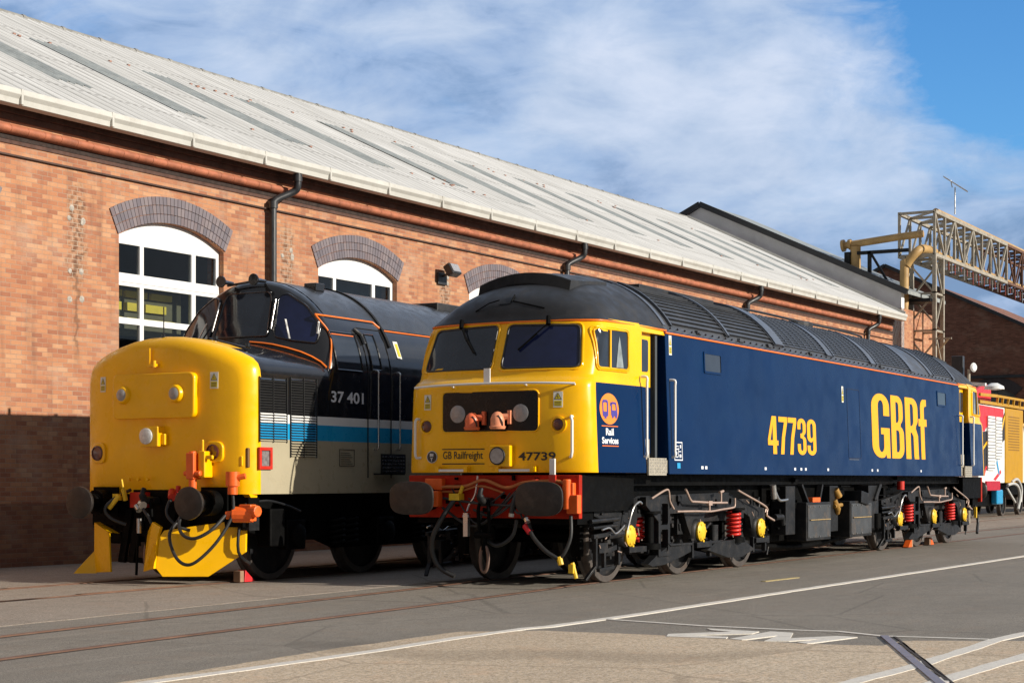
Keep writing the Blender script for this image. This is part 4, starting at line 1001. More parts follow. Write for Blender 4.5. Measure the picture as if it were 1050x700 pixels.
        b.bar((-.95, s_*1.15, .60), (-.95, s_*1.15, .25), .05, .04); b.bar((-.95, s_*1.15, .25), (-1.12, s_*1.1, .09), .05, .03); b.bar((-1.02, s_*1.15, .6), (-.6, s_*1.15, .62), .05)
        b.bar((-.85, s_*1.14, .20), (-.45, s_*1.14, .22), .05, .04); b.bar((-.7, s_*1.14, .2), (-.7, s_*1.14, .42), .045); b.box(-.85, -.62, min(s_*1.05, s_*1.16), max(s_*1.05, s_*1.16), .40, .52)
        b.bar((-.6, s_*1.12, .42), (-.35, s_*1.12, .46), .06)
        b.tube([(-.62, s_*1.14, .6), (-.2, s_*1.14, .62)], .05, 8); b.tube([(-.55, s_*1.1, .5), (-.55, s_*1.1, .62)], .055, 8)
        b.build('brake_rigging', UNDERG, bg, bevel=.005)
        b = MB(); r0 = random.Random(31)
        for k in range(12):
            x = r0.uniform(-.9, 4.9); z = r0.uniform(.4, .95); y = s_*1.16
            b.tube([(x, y, z), (x+r0.uniform(-.12, .12), y, z+r0.uniform(-.1, .1))], .008, 6)
        b.build_each('worn_fitting', PIPE, bg)
    return bg

L47 = tag(empty('diesel_locomotive', (0, 0, 0)), 'dark blue locomotive with yellow cab and large yellow lettering along its side', 'locomotive')
cabA = make_cab47(L47)
# body sides and roof
b = MB()
prof = [(-1.33, 1.345), (-side_y(3.12), 3.12), (-rw(3.17), 3.17), (rw(3.17), 3.17), (side_y(3.12), 3.12), (1.33, 1.345)]
xs = [.80, 4, 8.2, 11.9, 14.86]
vs = [(x, y, z) for x in xs for y, z in prof]; n = len(prof)
fs = [(i*n+k, i*n+(k+1) % n, (i+1)*n+(k+1) % n, (i+1)*n+k) for i in range(len(xs)-1) for k in range(n)]+[tuple(range(n)), tuple((len(xs)-1)*n+k for k in range(n))]
b.add(vs, fs); body = b.build('body', NAVY, L47, bevel=.008)
T_side = lambda u, v, w: (u, -side_y(v)-w, v)
def arc_pt(a, off=0): return (-(RR+off)*sin(a), RC+(RR+off)*cos(a))
A_E = math.acos((3.165-RC)/RR)
b = MB(); N = 30
for x0_, x1_ in ((.865, 14.83),):
    vs = [(x, *arc_pt(-A_E+2*A_E*k/N)) for x in (x0_, x1_) for k in range(N+1)]
    b.add(vs, [(k, k+1, N+2+k, N+1+k) for k in range(N)])
roof47 = b.build('roof', ROOFG, L47, smooth=60)
b = MB()
for s_ in (-1, 1): b.tube([(.80, s_*(side_y(3.12)+.006), 3.135), (14.86, s_*(side_y(3.12)+.006), 3.135)], .013, 6)
b.build('cantrail_line', ORANGE, body)
b = MB()                      # raised arch ribs
def rib(b, x, w, h, a0=A_E-.06, a1=-(A_E-.06), mi=0):
    n = 26; vs = []
    for i in range(n+1):
        a = a0+(a1-a0)*i/n
        for xx, hh in ((x, -.01), (x, h), (x+w, h), (x+w, -.01)): y, z = arc_pt(a, hh); vs.append((xx, y, z))
    b.add(vs, [(i*4+k, i*4+(k+1) % 4, (i+1)*4+(k+1) % 4, (i+1)*4+k) for i in range(n) for k in range(4)]+[(0, 1, 2, 3), (n*4+3, n*4+2, n*4+1, n*4)], mi)
for x, w, h in ((.87, .09, .012), (2.96, .06, .05), (4.80, .34, .055), (7.18, .26, .022), (9.42, .30, .022), (11.80, .22, .018), (13.05, .20, .018), (14.70, .14, .012)): rib(b, x, w, h)
b.build_each('roof_rib', GRILLE, roof47, smooth=45)
def side_panel(xa, xb, kind, s_):
    lo, hi = .98, .36
    b = MB(); ns = 11 if kind == 'louvre' else 17
    for i in range(ns):
        a0 = lo+(hi-lo)*i/ns; a1 = lo+(hi-lo)*(i+(.84 if kind == 'louvre' else .46))/ns
        h0, h1 = (.012, .034) if kind == 'louvre' else (.016, .024)
        vs = []
        for x in (xa, xb):
            for a, h in ((a0, h1), (a1, h0), (a1, h0-.012), (a0, h1-.02)):
                y, z = arc_pt(a, h); vs.append((x, y*(1 if s_ < 0 else -1), z))
        b.add(vs, [(0, 1, 5, 4), (1, 2, 6, 5), (2, 3, 7, 6), (3, 0, 4, 7), (0, 3, 2, 1), (4, 5, 6, 7)])
    if kind == 'grille':
        for q in range(1, 7):
            x = xa+(xb-xa)*q/7
            for i in range(9):
                a = lo+(hi-lo)*i/9; a2 = lo+(hi-lo)*(i+1)/9; p, q2 = arc_pt(a, .02), arc_pt(a2, .02)
                b.bar((x, p[0]*(1 if s_ < 0 else -1), p[1]), (x, q2[0]*(1 if s_ < 0 else -1), q2[1]), .018, .012)
    pn = b.build('roof_louvre' if kind == 'louvre' else 'roof_grille', ROOFG if kind == 'louvre' else GRILLE, roof47)
    g = MB(); n = 10; vs = []
    for x in (xa, xb):
        for i in range(n+1): y, z = arc_pt(lo+(hi-lo)*i/n, .003); vs.append((x, y*(1 if s_ < 0 else -1), z))
    g.add(vs, [(k, k+1, n+2+k, n+1+k) for k in range(n)]); g.build('backing', VOID, pn)
    f_ = MB()
    for x in (xa-.03, xb-.01):
        vs = []
        for i in range(n+1):
            a = lo+.03+(hi-lo-.06)*i/n
            for xx, hh in ((x, 0), (x, .035), (x+.04, .035), (x+.04, 0)): y, z = arc_pt(a, hh); vs.append((xx, y*(1 if s_ < 0 else -1), z))
        f_.add(vs, [(i*4+k, i*4+(k+1) % 4, (i+1)*4+(k+1) % 4, (i+1)*4+k) for i in range(n) for k in range(4)])
    f_.build_each('frame', GRILLE if kind == 'grille' else ROOFG, pn)
for s_ in (-1, 1):
    for xa, xb, kd in ((1.10, 2.94, 'louvre'), (3.06, 4.78, 'louvre'), (5.20, 7.14, 'grille'), (7.48, 9.40, 'grille'), (9.76, 11.76, 'grille'), (13.28, 14.62, 'grille')): side_panel(xa, xb, kd, s_)
b = MB()
for k in range(60): b.tube([(1.0+k*.232, -side_y(3.1)+.03, 3.20), (1.0+k*.232, -side_y(3.1)+.005, 3.215)], .012, 6)
for x in (1.9, 3.4, 4.5, 6.3, 9.9): b.box(x, x+.16, -1.245, -1.20, 3.20, 3.245)
o_rv = b.build('roof_rivet', ROOFG, roof47); o_rv['kind'] = 'stuff'
b = MB()
for xa, xb in ((6.2, 8.8), (9.3, 12.2)): b.tube(smoothpath([(xa, -.15, 3.9), (xa+.25, -.15, 3.96), (xb-.25, -.15, 3.96), (xb, -.15, 3.9)], 5), .02, 6)
b.box(2.0, 4.6, -.35, .35, 3.86, 3.925); b.lathe((8.9, 0, 3.86), (0, 0, 1), [(0, .35), (.08, .35), (.1, .3)], 20)
b.build_each('roof_hatch', ROOFD, roof47, bevel=.01)
# side windows, door panel, data panels
for (xa, xb, za, zb) in ((2.05, 2.60, 2.72, 2.95), (13.30, 13.85, 2.70, 2.93)):
    b = MB(); b.prism(rrect(xa-.03, xb+.03, za-.03, zb+.03, .03), [rrect(xa, xb, za, zb, .02)], T_side, .0, .012, 0); b.prism(rrect(xa, xb, za, zb, .02), [], T_side, .001, .005, 1)
    b.build('body_window', [NAVY, GLASSD], body)
b = MB(); b.prism(rrect(7.93, 8.58, 1.62, 2.76, .03), [rrect(7.942, 8.568, 1.632, 2.748, .03)], T_side, .0, .003); b.build('access_panel', mat('navy_seam', (.003, .008, .03), .5), body)
b = MB(); b.box(7.95, 8.45, -1.325, -1.322, 1.60, 1.612); b.build('panel_trim', GRILLE, body)
warning_sign(lambda u, v, w: T_side(7.66+u, 2.52+v, w), body, .09, .26)
b = MB(); b.prism([(.96, 1.52), (1.22, 1.52), (1.22, 1.76), (.96, 1.76)], [[(.975, 1.535), (1.205, 1.535), (1.205, 1.745), (.975, 1.745)]], T_side, .002, .005)
for u, v, w_, h_ in ((1.0, 1.56, .08, .012), (1.12, 1.56, .06, .04), (1.0, 1.60, .05, .03), (1.08, 1.63, .1, .012), (1.0, 1.66, .12, .012), (1.14, 1.68, .04, .04), (1.0, 1.70, .1, .01), (1.08, 1.57, .012, .12)):
    b.prism([(u, v), (u+w_, v), (u+w_, v+h_), (u, v+h_)], [], T_side, .002, .005)
b.prism([(1.04, 1.42), (1.14, 1.42), (1.14, 1.49), (1.04, 1.49)], [], T_side, .002, .005, 1)
b.build('data_panel', [WTXT, BLUE], body)
b = MB()
for xx in (1.82, 1.95, 4.13, 5.35, 5.62, 5.82, 6.85, 9.1, 9.4, 12.0): b.prism([(xx, 1.415), (xx+.075, 1.415), (xx+.075, 1.455), (xx, 1.455)], [], T_side, .002, .004)
b.build('lifting_mark', WTXT, body)
# lettering
def E_(cx, cy, rx, ry, a0, a1, n=8): return [(cx+rx*cos(radians(a0+(a1-a0)*k/n)), cy+ry*sin(radians(a0+(a1-a0)*k/n))) for k in range(n+1)]
def pill(x0, x1, y0, y1, ry=.10):
    cx, rx = (x0+x1)/2, (x1-x0)/2; return E_(cx, y1-ry, rx, ry, 0, 180, 10)+E_(cx, y0+ry, rx, ry, 180, 360, 10)
GL = {
 'G': (E_(.5, .80, .5, .20, 0, 180, 14)+E_(.5, .20, .5, .20, 180, 290, 10)+[(.76, .06), (.80, 0), (1, 0), (1, .47), (.50, .47), (.50, .37), (.66, .37), (.66, .19)]+E_(.51, .19, .15, .10, 0, -180, 8)+E_(.51, .81, .15, .09, 180, 0, 8)+[(.66, .66), (1, .66)], []),
 'B': ([(0, 0), (.55, 0)]+E_(.55, .17, .45, .17, -90, 0, 6)+E_(.60, .38, .40, .14, 0, 70, 4)+E_(.58, .68, .37, .14, -60, 0, 4)+E_(.50, .83, .45, .17, 0, 90, 6)+[(0, 1)], [[(.38, .10), (.50, .10)]+E_(.52, .19, .12, .09, -90, 0, 4)+E_(.52, .38, .12, .07, 0, 90, 4)+[(.38, .45)], [(.38, .57), (.50, .57)]+E_(.50, .65, .11, .07, -60, 0, 4)+E_(.50, .83, .11, .07, 0, 90, 4)+[(.38, .90)]]),
 'R': ([(0, 0), (.38, 0), (.38, .43), (.48, .43), (.60, .37), (.62, .05), (.64, 0), (1, 0), (.97, .08), (.96, .38), (.80, .50)]+E_(.58, .66, .40, .14, -50, 0, 4)+E_(.52, .83, .46, .17, 0, 90, 6)+[(0, 1)], [[(.38, .54), (.50, .54)]+E_(.50, .63, .12, .08, -70, 0, 4)+E_(.50, .82, .12, .08, 0, 90, 4)+[(.38, .90)]]),
 'f': ([(.24, 0), (.70, 0), (.70, .55), (1, .55), (1, .67), (.70, .67), (.70, .83)]+E_(.88, .83, .18, .06, 180, 100, 4)+[(1, .89), (1, 1), (.80, 1)]+E_(.64, .84, .40, .16, 95, 180, 6)+[(.24, .67), (0, .67), (0, .55), (.24, .55)], []),
 '4': ([(.48, 0), (.84, 0), (.84, .23), (1, .23), (1, .36), (.84, .36), (.84, 1), (.42, 1), (0, .38), (0, .23), (.48, .23)], [[(.24, .36), (.48, .36), (.48, .78)]]),
 '7': ([(.18, 0), (.56, 0), (.70, .45), (1, .86), (1, 1), (0, 1), (0, .86), (.64, .86), (.34, .45)], []),
 '3': (E_(.5, .17, .5, .17, 180, 360, 12)+E_(.6, .38, .40, .14, 0, 70, 4)+E_(.55, .67, .42, .14, -60, 0, 4)+E_(.5, .83, .48, .17, 0, 180, 12)+[(.02, .70), (.36, .70)]+E_(.5, .82, .13, .07, 180, 0, 6)+E_(.48, .67, .15, .08, 0, -80, 4)+[(.34, .585), (.34, .465)]+E_(.48, .38, .17, .08, 80, 0, 4)+E_(.5, .18, .15, .07, 0, -180, 6)+[(.35, .30), (0, .30)], []),
 '9': (E_(.5, .17, .5, .17, 180, 360, 12)+E_(.5, .82, .5, .18, 0, 180, 12)+E_(.42, .53, .42, .17, 180, 285, 6)+[(.66, .42), (.66, .20)]+E_(.5, .18, .16, .07, 0, -180, 6)+[(.34, .27), (0, .27)], [pill(.35, .65, .47, .89, .08)])}
def heavy(name, spec, h, z0, m, parent):
    b = MB()
    for ch, x0, x1 in spec:
        o_, hs_ = GL[ch]; f_ = lambda p: (x0+p[0]*(x1-x0), z0+p[1]*h)
        b.prism([f_(p) for p in o_], [[f_(p) for p in q] for q in hs_], T_side, .001, .004)
    return b.build(name, m, parent)
heavy('number', [('4', 4.30, 4.72), ('7', 4.75, 5.11), ('7', 5.14, 5.50), ('3', 5.54, 5.92), ('9', 5.97, 6.37)], .55, 1.65, BRTXT, body)
heavy('company_name', [('G', 9.20, 10.20), ('B', 10.30, 11.04), ('R', 11.15, 11.95), ('f', 11.98, 12.50)], 1.10, 1.65, BRTXT, body)
# oval badge on cab side
badge = patchT(oval(-.80, 2.115, .235, .185, 36), T_cab, .004, 8).build('emblem', mat('emblem_orange', (.86, .26, .03), .4), cabA)
b = MB()
b.prism(roundpoly([(-.97, 2.02), (-.97, 2.22), (-.83, 2.22), (-.83, 2.02)], .04), [roundpoly([(-.945, 2.08), (-.945, 2.19), (-.86, 2.19), (-.86, 2.08)], .02)], T_cab, .005, .007)
b.prism([(-.78, 2.19), (-.78, 2.15), (-.74, 2.15), (-.74, 2.19)], [], T_cab, .005, .007); b.prism([(-.93, 2.0), (-.87, 2.0), (-.88, 2.02), (-.92, 2.02)], [], T_cab, .005, .007)
b.prism(roundpoly([(-.76, 2.03), (-.76, 2.20), (-.63, 2.20), (-.60, 2.03)], .03), [roundpoly([(-.735, 2.10), (-.735, 2.175), (-.65, 2.175), (-.64, 2.10)], .015)], T_cab, .005, .007)
b.prism(circ(-.72, 2.03, .025, 10), [], T_cab, .0055, .0075); b.prism(circ(-.64, 2.03, .025, 10), [], T_cab, .0055, .0075)
b.build('train_symbol', mat('emblem_purple', (.07, .05, .30), .4), badge)
b = MB(); b.prism([(-1.0, 1.905), (-.60, 1.905), (-.60, 1.915), (-1.0, 1.915)], [], T_cab, .002, .005); b.prism([(-1.0, 1.67), (-.60, 1.67), (-.60, 1.68), (-1.0, 1.68)], [], T_cab, .002, .005); b.build('emblem_rule', ORANGE, badge)
lettering('lettering', 'Rail', lambda u, v, w: T_cab(-.90+u, 1.80+v, .004), .19, .085, WTXT, badge, .035)
lettering('lettering', 'Services', lambda u, v, w: T_cab(-1.0+u, 1.70+v, .004), .40, .08, WTXT, badge, .035)
Ff = lambda y, z: front_x(LOW, y, z)
T_f = lambda y0, z0: (lambda u, v, w: (Ff(y0-u, z0+v)-.004-w, y0-u, z0+v))
lettering('lettering', 'GB Railfreight', T_f(.65, 1.495), .57, .12, KTXT, cabA, .01)
b = MB(); P = T_f(.66, 1.46)
for v in (.005, .18): b.tube([P(.60*k/12, v, .001) for k in range(13)], .006, 5)
b.build('lettering_rule', KTXT, cabA)
lettering('number', '47739', T_f(-.40, 1.50), .47, .10, KTXT, cabA, .02)
P = T_f(.91, 1.475); bd = patchT(oval(.09, .075, .085, .075, 28), P, .002, 5); bd.tube([P(u, v, .002) for u, v in oval(.09, .075, .080, .070, 28)], .004, 5, mi=1, closed=True)
bd.build('round_plate', [KTXT, WTXT], cabA)
lettering('plate_lettering', 'BI', (lambda u, v, w: (Ff(.85-u, 1.557+v)-.012, .85-u, 1.557+v)), .055, .035, WTXT, cabA, .04)
lettering('plate_lettering', 'Y', (lambda u, v, w: (Ff(.845-u, 1.50+v)-.012, .845-u, 1.50+v)), .045, .045, WTXT, cabA, .05)

def orange_ornament(y, z, label, m):
    e = tag(empty('orange_lamp_head', (-1.50, y-.06, z)), label, 'ornament', 'orange hooded ornaments in the headcode panel')
    b = MB(); b.lathe((-.06, 0, 0), (0, 0, 1), [(0, .088), (.03, .10), (.04, .084), (.12, .084), (.17, .066), (.20, .034), (.208, .0)], 20); b.build('dome', m, e, smooth=50)
    b = MB(); b.tube([(-.04, -.02, .14), (.0, -.11, .15)], .04, 8); b.box(-.02, .03, -.15, -.11, .06, .22); b.tube(smoothpath([(-.12, -.04, .16), (-.1, -.085, .08), (-.07, -.07, .0)], 3), .01, 6, mi=1); b.build('bracket', [m, RUBBER], e)
orange_ornament(.24, 1.865, 'bright orange domed ornament on the left inside the black headcode panel', mat('ornament_orange', (.80, .16, .06), .4))
orange_ornament(-.11, 1.872, 'paler peach domed ornament on the right inside the black headcode panel', mat('ornament_peach', (.78, .30, .16), .45))

# buffer beam and its gear
def beam47(parent):
    bb = MB(); bb.box(-1.40, -1.32, -1.17, 1.17, .82, 1.33); bm_ = bb.build('buffer_beam', REDB, parent, bevel=.01)
    b = MB(); b.box(-1.31, .1, -1.16, 1.16, .9, 1.33); b.box(-1.31, -.9, -1.1, 1.1, .75, .9); b.build('dragbox', UNDER, parent)
    for y in (-.865, .865): buffer47(y, bm_)
    coupling(bm_, -1.55, .0)
    b = MB(); b.tube(smoothpath([(-1.44, .75, 1.18), (-1.50, .55, 1.19), (-1.5, .30, 1.20), (-1.5, .05, 1.27), (-1.5, -.25, 1.18), (-1.5, -.5, 1.24), (-1.5, -.9, 1.26), (-1.48, -1.02, 1.22), (-1.45, -1.05, 1.15)], 6), .020, 8)
    b.tube(smoothpath([(-1.44, .75, 1.13), (-1.48, .4, 1.14), (-1.48, .1, 1.20), (-1.48, -.2, 1.12)], 6), .014, 8)
    b.build('control_cable', mat('cable_orange_brown', (.42, .13, .035), .45), bm_, smooth=60)
    b = MB(); b.box(-1.50, -1.40, .64, .88, 1.15, 1.29); b.box(-1.56, -1.44, .66, .78, .95, 1.14); b.box(-1.48, -1.40, -1.13, -.98, .98, 1.24); b.box(-1.50, -1.40, -1.2, -1.05, .88, 1.1); b.tube([(-1.48, -1.05, .93), (-1.48, -1.05, 1.28)], .05, 10)
    b.build_each('jumper_socket', ORG2, bm_, bevel=.012)
    b = MB(); b.box(-1.50, -1.42, -.65, -.60, 1.05, 1.28, 0); b.box(-1.52, -1.49, -.92, -.83, 1.14, 1.33, 0); b.box(-1.52, -1.49, -.91, -.84, 1.332, 1.52, 1)
    b.build_each('lamp_iron', [RED, WHITE], bm_, bevel=.004)
    b = MB(); b.box(-1.56, -1.44, .36, .50, 1.03, 1.11); b.tube([(-1.5, .40, 1.06), (-1.52, .33, 1.2)], .022, 8); b.tube([(-1.5, -.66, 1.1), (-1.5, -.68, 1.18)], .02, 8)
    b.build_each('air_cock', YCAP, bm_, smooth=40)
    hose([(-1.52, .44, 1.04), (-1.60, .55, .85), (-1.66, .66, .6), (-1.64, .68, .4), (-1.6, .6, .22), (-1.56, .42, .12)], .030, bm_)
    hose([(-1.45, -.42, 1.14), (-1.52, -.40, 1.1), (-1.56, -.37, .95), (-1.56, -.36, .88)], .028, bm_)
    hose([(-1.50, -.55, .80), (-1.56, -.64, .62), (-1.60, -.82, .46), (-1.58, -.95, .38), (-1.56, -.99, .36)], .026, bm_)
    hose([(-1.48, -1.10, .86), (-1.52, -1.12, .62), (-1.55, -1.06, .44), (-1.56, -1.0, .37)], .022, bm_)
    b = MB(); b.tube([(-1.56, -.99, .38), (-1.57, -1.02, .29)], .035, 8); b.tube([(-1.56, -1.16, .32), (-1.54, -1.2, .14)], .025, 8); b.box(-1.6, -1.54, -1.19, -1.13, .2, .3); b.build('hose_coupling', YCAP, bm_, smooth=40)
    b = MB(); b.tube([(-1.52, -.52, .74), (-1.54, -.60, .66)], .04, 8); b.tube([(-1.46, -.40, 1.15), (-1.52, -.47, 1.17)], .035, 8); b.build('hose_end', mat('hose_end_red', (.7, .02, .03), .35), bm_, smooth=40)
    b = MB(); b.tube([(-1.56, -.56, .82), (-1.58, -.585, .78)], .034, 8); b.tube([(-1.56, -.36, .88), (-1.56, -.355, .84)], .034, 8); b.tube(smoothpath([(-1.46, .16, 1.32), (-1.5, .17, 1.1), (-1.52, .24, .98), (-1.54, .26, .9)], 4), .012, 6)
    b.box(-1.58, -1.52, .23, .29, .60, .88); b.tube([(-1.56, .22, .84), (-1.56, .30, .84)], .02, 6); b.build_each('chain', STEEL, bm_, smooth=40)
    hose([(-1.45, .1, .9), (-1.5, .12, .7), (-1.5, -.1, .5), (-1.45, -.3, .6), (-1.42, -.35, .8)], .025, bm_)
    r0 = random.Random(8)
    for k in range(7):
        y0, y1 = r0.uniform(-.7, .7), r0.uniform(-.7, .7); x = -1.44-r0.uniform(.02, .08)
        hose([(x, y0, r0.uniform(.9, 1.25)), (x-.04, (y0+y1)/2, r0.uniform(.7, 1.0)), (x, y1, r0.uniform(.85, 1.2))], r0.uniform(.010, .018), bm_)
    b = MB()
    for k in range(16):
        y, z = r0.uniform(-1.1, 1.1), r0.uniform(.86, 1.28); b.box(-1.45, -1.405, y, y+r0.uniform(.03, .08), z, z+r0.uniform(.03, .07))
    b.build_each('bracket', UNDER, bm_, bevel=.004)
    return bm_
bmA = beam47(L47)
bA = make_bogie47(L47, 0)
bB = copy_tree(bA, L47); bB.location = (11.28, 0, 0)
for c_ in children(bB):
    if c_.name.startswith('spring') and 'pan' not in c_.name:
        v0 = c_.data.vertices[0].co
        if v0.x < 1.5: c_.location.y += .17*(1 if v0.y > 0 else -1)
# the far cab is the same cab turned round
turn = lambda o: (setattr(o, 'rotation_euler', (0, 0, pi)), setattr(o, 'location', (15.70, 0, 0)))
cabB = copy_tree(cabA, L47); turn(cabB)
for c in list(children(cabB)):
    if c.name.split('.')[0] in ('emblem',): 
        for d in children(c): bpy.data.objects.remove(d)
        bpy.data.objects.remove(c)
bmB = copy_tree(bmA, L47); turn(bmB)
drag = [c for c in children(L47) if c.name.startswith('dragbox')][0]; d2 = drag.copy(); COL.objects.link(d2); d2.parent = L47; turn(d2)

# underframe boxes between the bogies
b = MB(); b.box(5.0, 11.0, -.95, .95, .35, 1.3); b.box(.0, 15.7, -.9, .9, 1.0, 1.34); b.box(.05, 15.6, -1.08, 1.08, 1.20, 1.343)
b.build('underframe', UNDER, L47)
b = MB()
for xa, xb in ((5.35, 5.75), (7.35, 7.75), (9.35, 9.9)): b.box(xa, xb, -1.2, -.96, .45, 1.18)
b.bar((5.95, -1.2, 1.2), (6.25, -1.2, .92), .09, .05); b.bar((6.9, -1.2, 1.2), (6.75, -1.2, .92), .09, .05); b.bar((8.5, -1.2, 1.0), (8.9, -1.2, .95), .3, .2); b.bar((9.6, -1.2, .93), (9.9, -1.2, 1.2), .08, .05); b.bar((10.0, -1.2, 1.2), (9.7, -1.2, .93), .06, .05)
b.tube([(5.0, -1.15, .72), (5.3, -1.15, .72), (5.35, -1.15, .6)], .05, 8)
b.build_each('equipment_frame', UNDERG, L47, bevel=.008)
def battery_box(xa, xb):
    b = MB(); b.box(xa, xb, -1.30, -.97, .34, .93); o = b.build('battery_box', UNDERG, L47, bevel=.012)
    b = MB(); b.box(xa+.04, xb-.04, -1.312, -1.302, .38, .89); b.build('lid', mat('box_lid_grey', (.045, .048, .052), .5, var=.25, nscale=4, dirt=((.30, .17, .07), 3, .35)), o, bevel=.006)
    b = MB()
    for u in (xa+.08, xa+.3, xb-.12, (xa+xb)/2):
        for v in (.40, .86): b.tube([(u, -1.31, v), (u, -1.325, v)], .014, 6)
    b.bar((xa+.1, -1.32, .66), (xb-.1, -1.32, .66), .03, .012, 1); b.build('latch', [STEEL, mat('faded_lettering', (.35, .24, .10), .7, var=.5, nscale=30)], o)
battery_box(5.98, 7.10); battery_box(8.06, 9.20)
b = MB(); b.tube([(9.75, -1.2, .45), (9.75, -1.2, .7)], .09, 12); b.tube([(7.55, -1.2, .95), (7.62, -1.24, .8), (7.7, -1.2, .75)], .05, 8, 1); b.tube([(7.6, -1.2, 1.12), (7.68, -1.24, 1.0)], .06, 8, 1); b.tube([(7.5, -1.22, .85), (7.85, -1.22, .87)], .035, 8, 1)
b.tube(smoothpath([(4.9, -1.2, 1.1), (5.0, -1.22, .98), (5.2, -1.22, .97), (5.35, -1.22, .98)], 4), .022, 8, 2); b.tube([(4.8, -1.2, 1.2), (4.85, -1.2, 1.0)], .05, 8, 2); b.box(6.4, 6.75, -1.25, -1.15, .93, 1.0, 3); b.tube([(11.2, -1.2, 1.1), (11.2, -1.2, 1.25)], .07, 8, 4)
b.build_each('valve', [UNDER, mat('bronze_valve', (.40, .22, .05), .45, metal=.4), STEEL, ORG2, RED], L47, smooth=50)
b = MB(); r0 = random.Random(11)
for k in range(46):
    x = r0.uniform(4.6, 11.2); z = r0.uniform(.5, 1.28); y = -r0.uniform(.96, 1.12)
    if r0.random() < .5: b.tube([(x, y, z), (x+r0.uniform(.1, .5), y, z)], r0.uniform(.012, .04), 7)
    else: b.box(x, x+r0.uniform(.05, .22), y-.05, y+.05, z, z+r0.uniform(.05, .16))
b.build('pipework', UNDER, L47, bevel=.004)
b = MB(); b.tube(smoothpath([(5.0, -.8, .30), (7, -.8, .22), (9, -.8, .30), (10.2, -1.0, .42)], 6), .05, 8); b.lathe((5.1, 0, .72), (1, 0, 0), [(0, .5), (.02, .55), (5.4, .55), (5.42, .5)], 20); b.build('fuel_tank', UNDER, L47, smooth=50)
b = MB(); b.tube(smoothpath([(16.9, -1.05, .8), (17.0, -1.1, .45), (16.9, -1.12, .3), (16.75, -1.15, .18)], 5), .03, 8); b.build('hose', RUBBER, L47, smooth=60)
b = MB(); b.box(16.3, 16.36, -1.25, -1.2, .50, .72); b.build_each('step_plate', YCAP, L47)

# chocks
def chock(x, y, label, m, m2, rz=0):
    o = MB(); o.prism([(-.11, 0), (.11, 0), (-.09, .15)], [], lambda u, v, w: (u, w, v), -.06, .06, 0); o.box(-.19, -.115, -.055, .055, 0, .14, 1)
    c_ = o.build('wheel_chock', [m, m2], None, bevel=.008, loc=(x, y, .014)); c_.rotation_euler = (0, 0, rz); return tag(c_, label, 'wheel chock')
c1 = chock(12.80, -.85, 'orange wooden chock in front of the middle wheel of the rear bogie', ORG2, WOOD, pi)
c1 = chock(14.30, -.85, 'orange wooden chock behind the middle wheel of the rear bogie', ORG2, WOOD)

# ================================================================== black and beige locomotive behind
L37 = tag(empty('diesel_locomotive', (0, 3.97, 0)), 'black, blue and beige locomotive with a bulging yellow nose standing beside the brick wall', 'locomotive')
def arc37(z): return sqrt(max(0, 1.342**2-(z-2.585)**2))
def cap_body(prof, F, r, xs, zc=2.0, nring=12):
    """closed profile (y, z) run back through xs (last one rearmost), rounded front cap on x = F(y, z)"""
    hw = max(abs(p[0]) for p in prof); n = len(prof); R_ = []
    for x in reversed(xs): R_.append([(x, y, z) for y, z in prof])
    for k in range(0, 7):
        th = radians(15*k); ins = r*(1-cos(th)); q = 1-ins/hw
        ring = []
        for y, z in prof:
            yy, zz = y*q, zc+(z-zc)*(1-ins/(1.0))if z > zc else zc+(z-zc)
            ring.append((F(yy, zz)+r*(1-sin(th)), yy, zz))
        R_.append(ring)
    last = R_[-1]
    for k in range(1, nring):
        q = 1-k/nring; R_.append([(F(y*q, zc+(z-zc)*q), y*q, zc+(z-zc)*q) for _, y, z in last])
    b = MB(); vs = [v for r_ in R_ for v in r_]+[(F(0, zc), 0, zc)]
    fs = [(i*n+k, i*n+(k+1) % n, (i+1)*n+(k+1) % n, (i+1)*n+k) for i in range(len(R_)-1) for k in range(n)]
    m = (len(R_)-1)*n; fs += [(m+k, m+(k+1) % n, len(vs)-1) for k in range(n)]+[tuple(range(n))]
    return b.add(vs, fs)
bands = [1.10, 1.40, 1.77, 1.97, 2.08]
half = [(1.335, z) for z in bands]+[(1.335, 2.30), (1.333, 2.52), (1.32, 2.62), (1.295, 2.69), (1.235, 2.755), (1.1, 2.825), (.95, 2.885), (.75, 2.945), (.5, 3.005), (.25, 3.04), (0, 3.052)]
nprof = half+[(-y, z) for y, z in half[-2::-1]]
FN = lambda y, z: -2.77+.15*(min(abs(y), 1.33)/1.3)**3.4+.03*max(0, z-2.2)**2
nose = cap_body(nprof, FN, .17, [-2.30, -2.0, -1.0], 2.0).build('nose', [YEL, BLACKP, WHITE, BLUE, BEIGE], L37, smooth=38)
for p in nose.data.polygons:
    c = p.center
    if c.x > -2.42 or c.x > -2.62 and abs(p.normal.y) > .93 and False: p.material_index = 1 if c.z > 2.08 else 2 if c.z > 1.97 else 3 if c.z > 1.77 else 4
# valance below the beam corners
b = MB()
for s_ in (-1, 1): b.prism([(-2.62, 1.10), (-2.46, 1.10), (-2.46, 1.02), (-2.55, 1.02)], [], lambda u, v, w, s_=s_: (u, s_*(1.0+w), v), 0, .295)
b.build('nose_valance', YEL, L37)
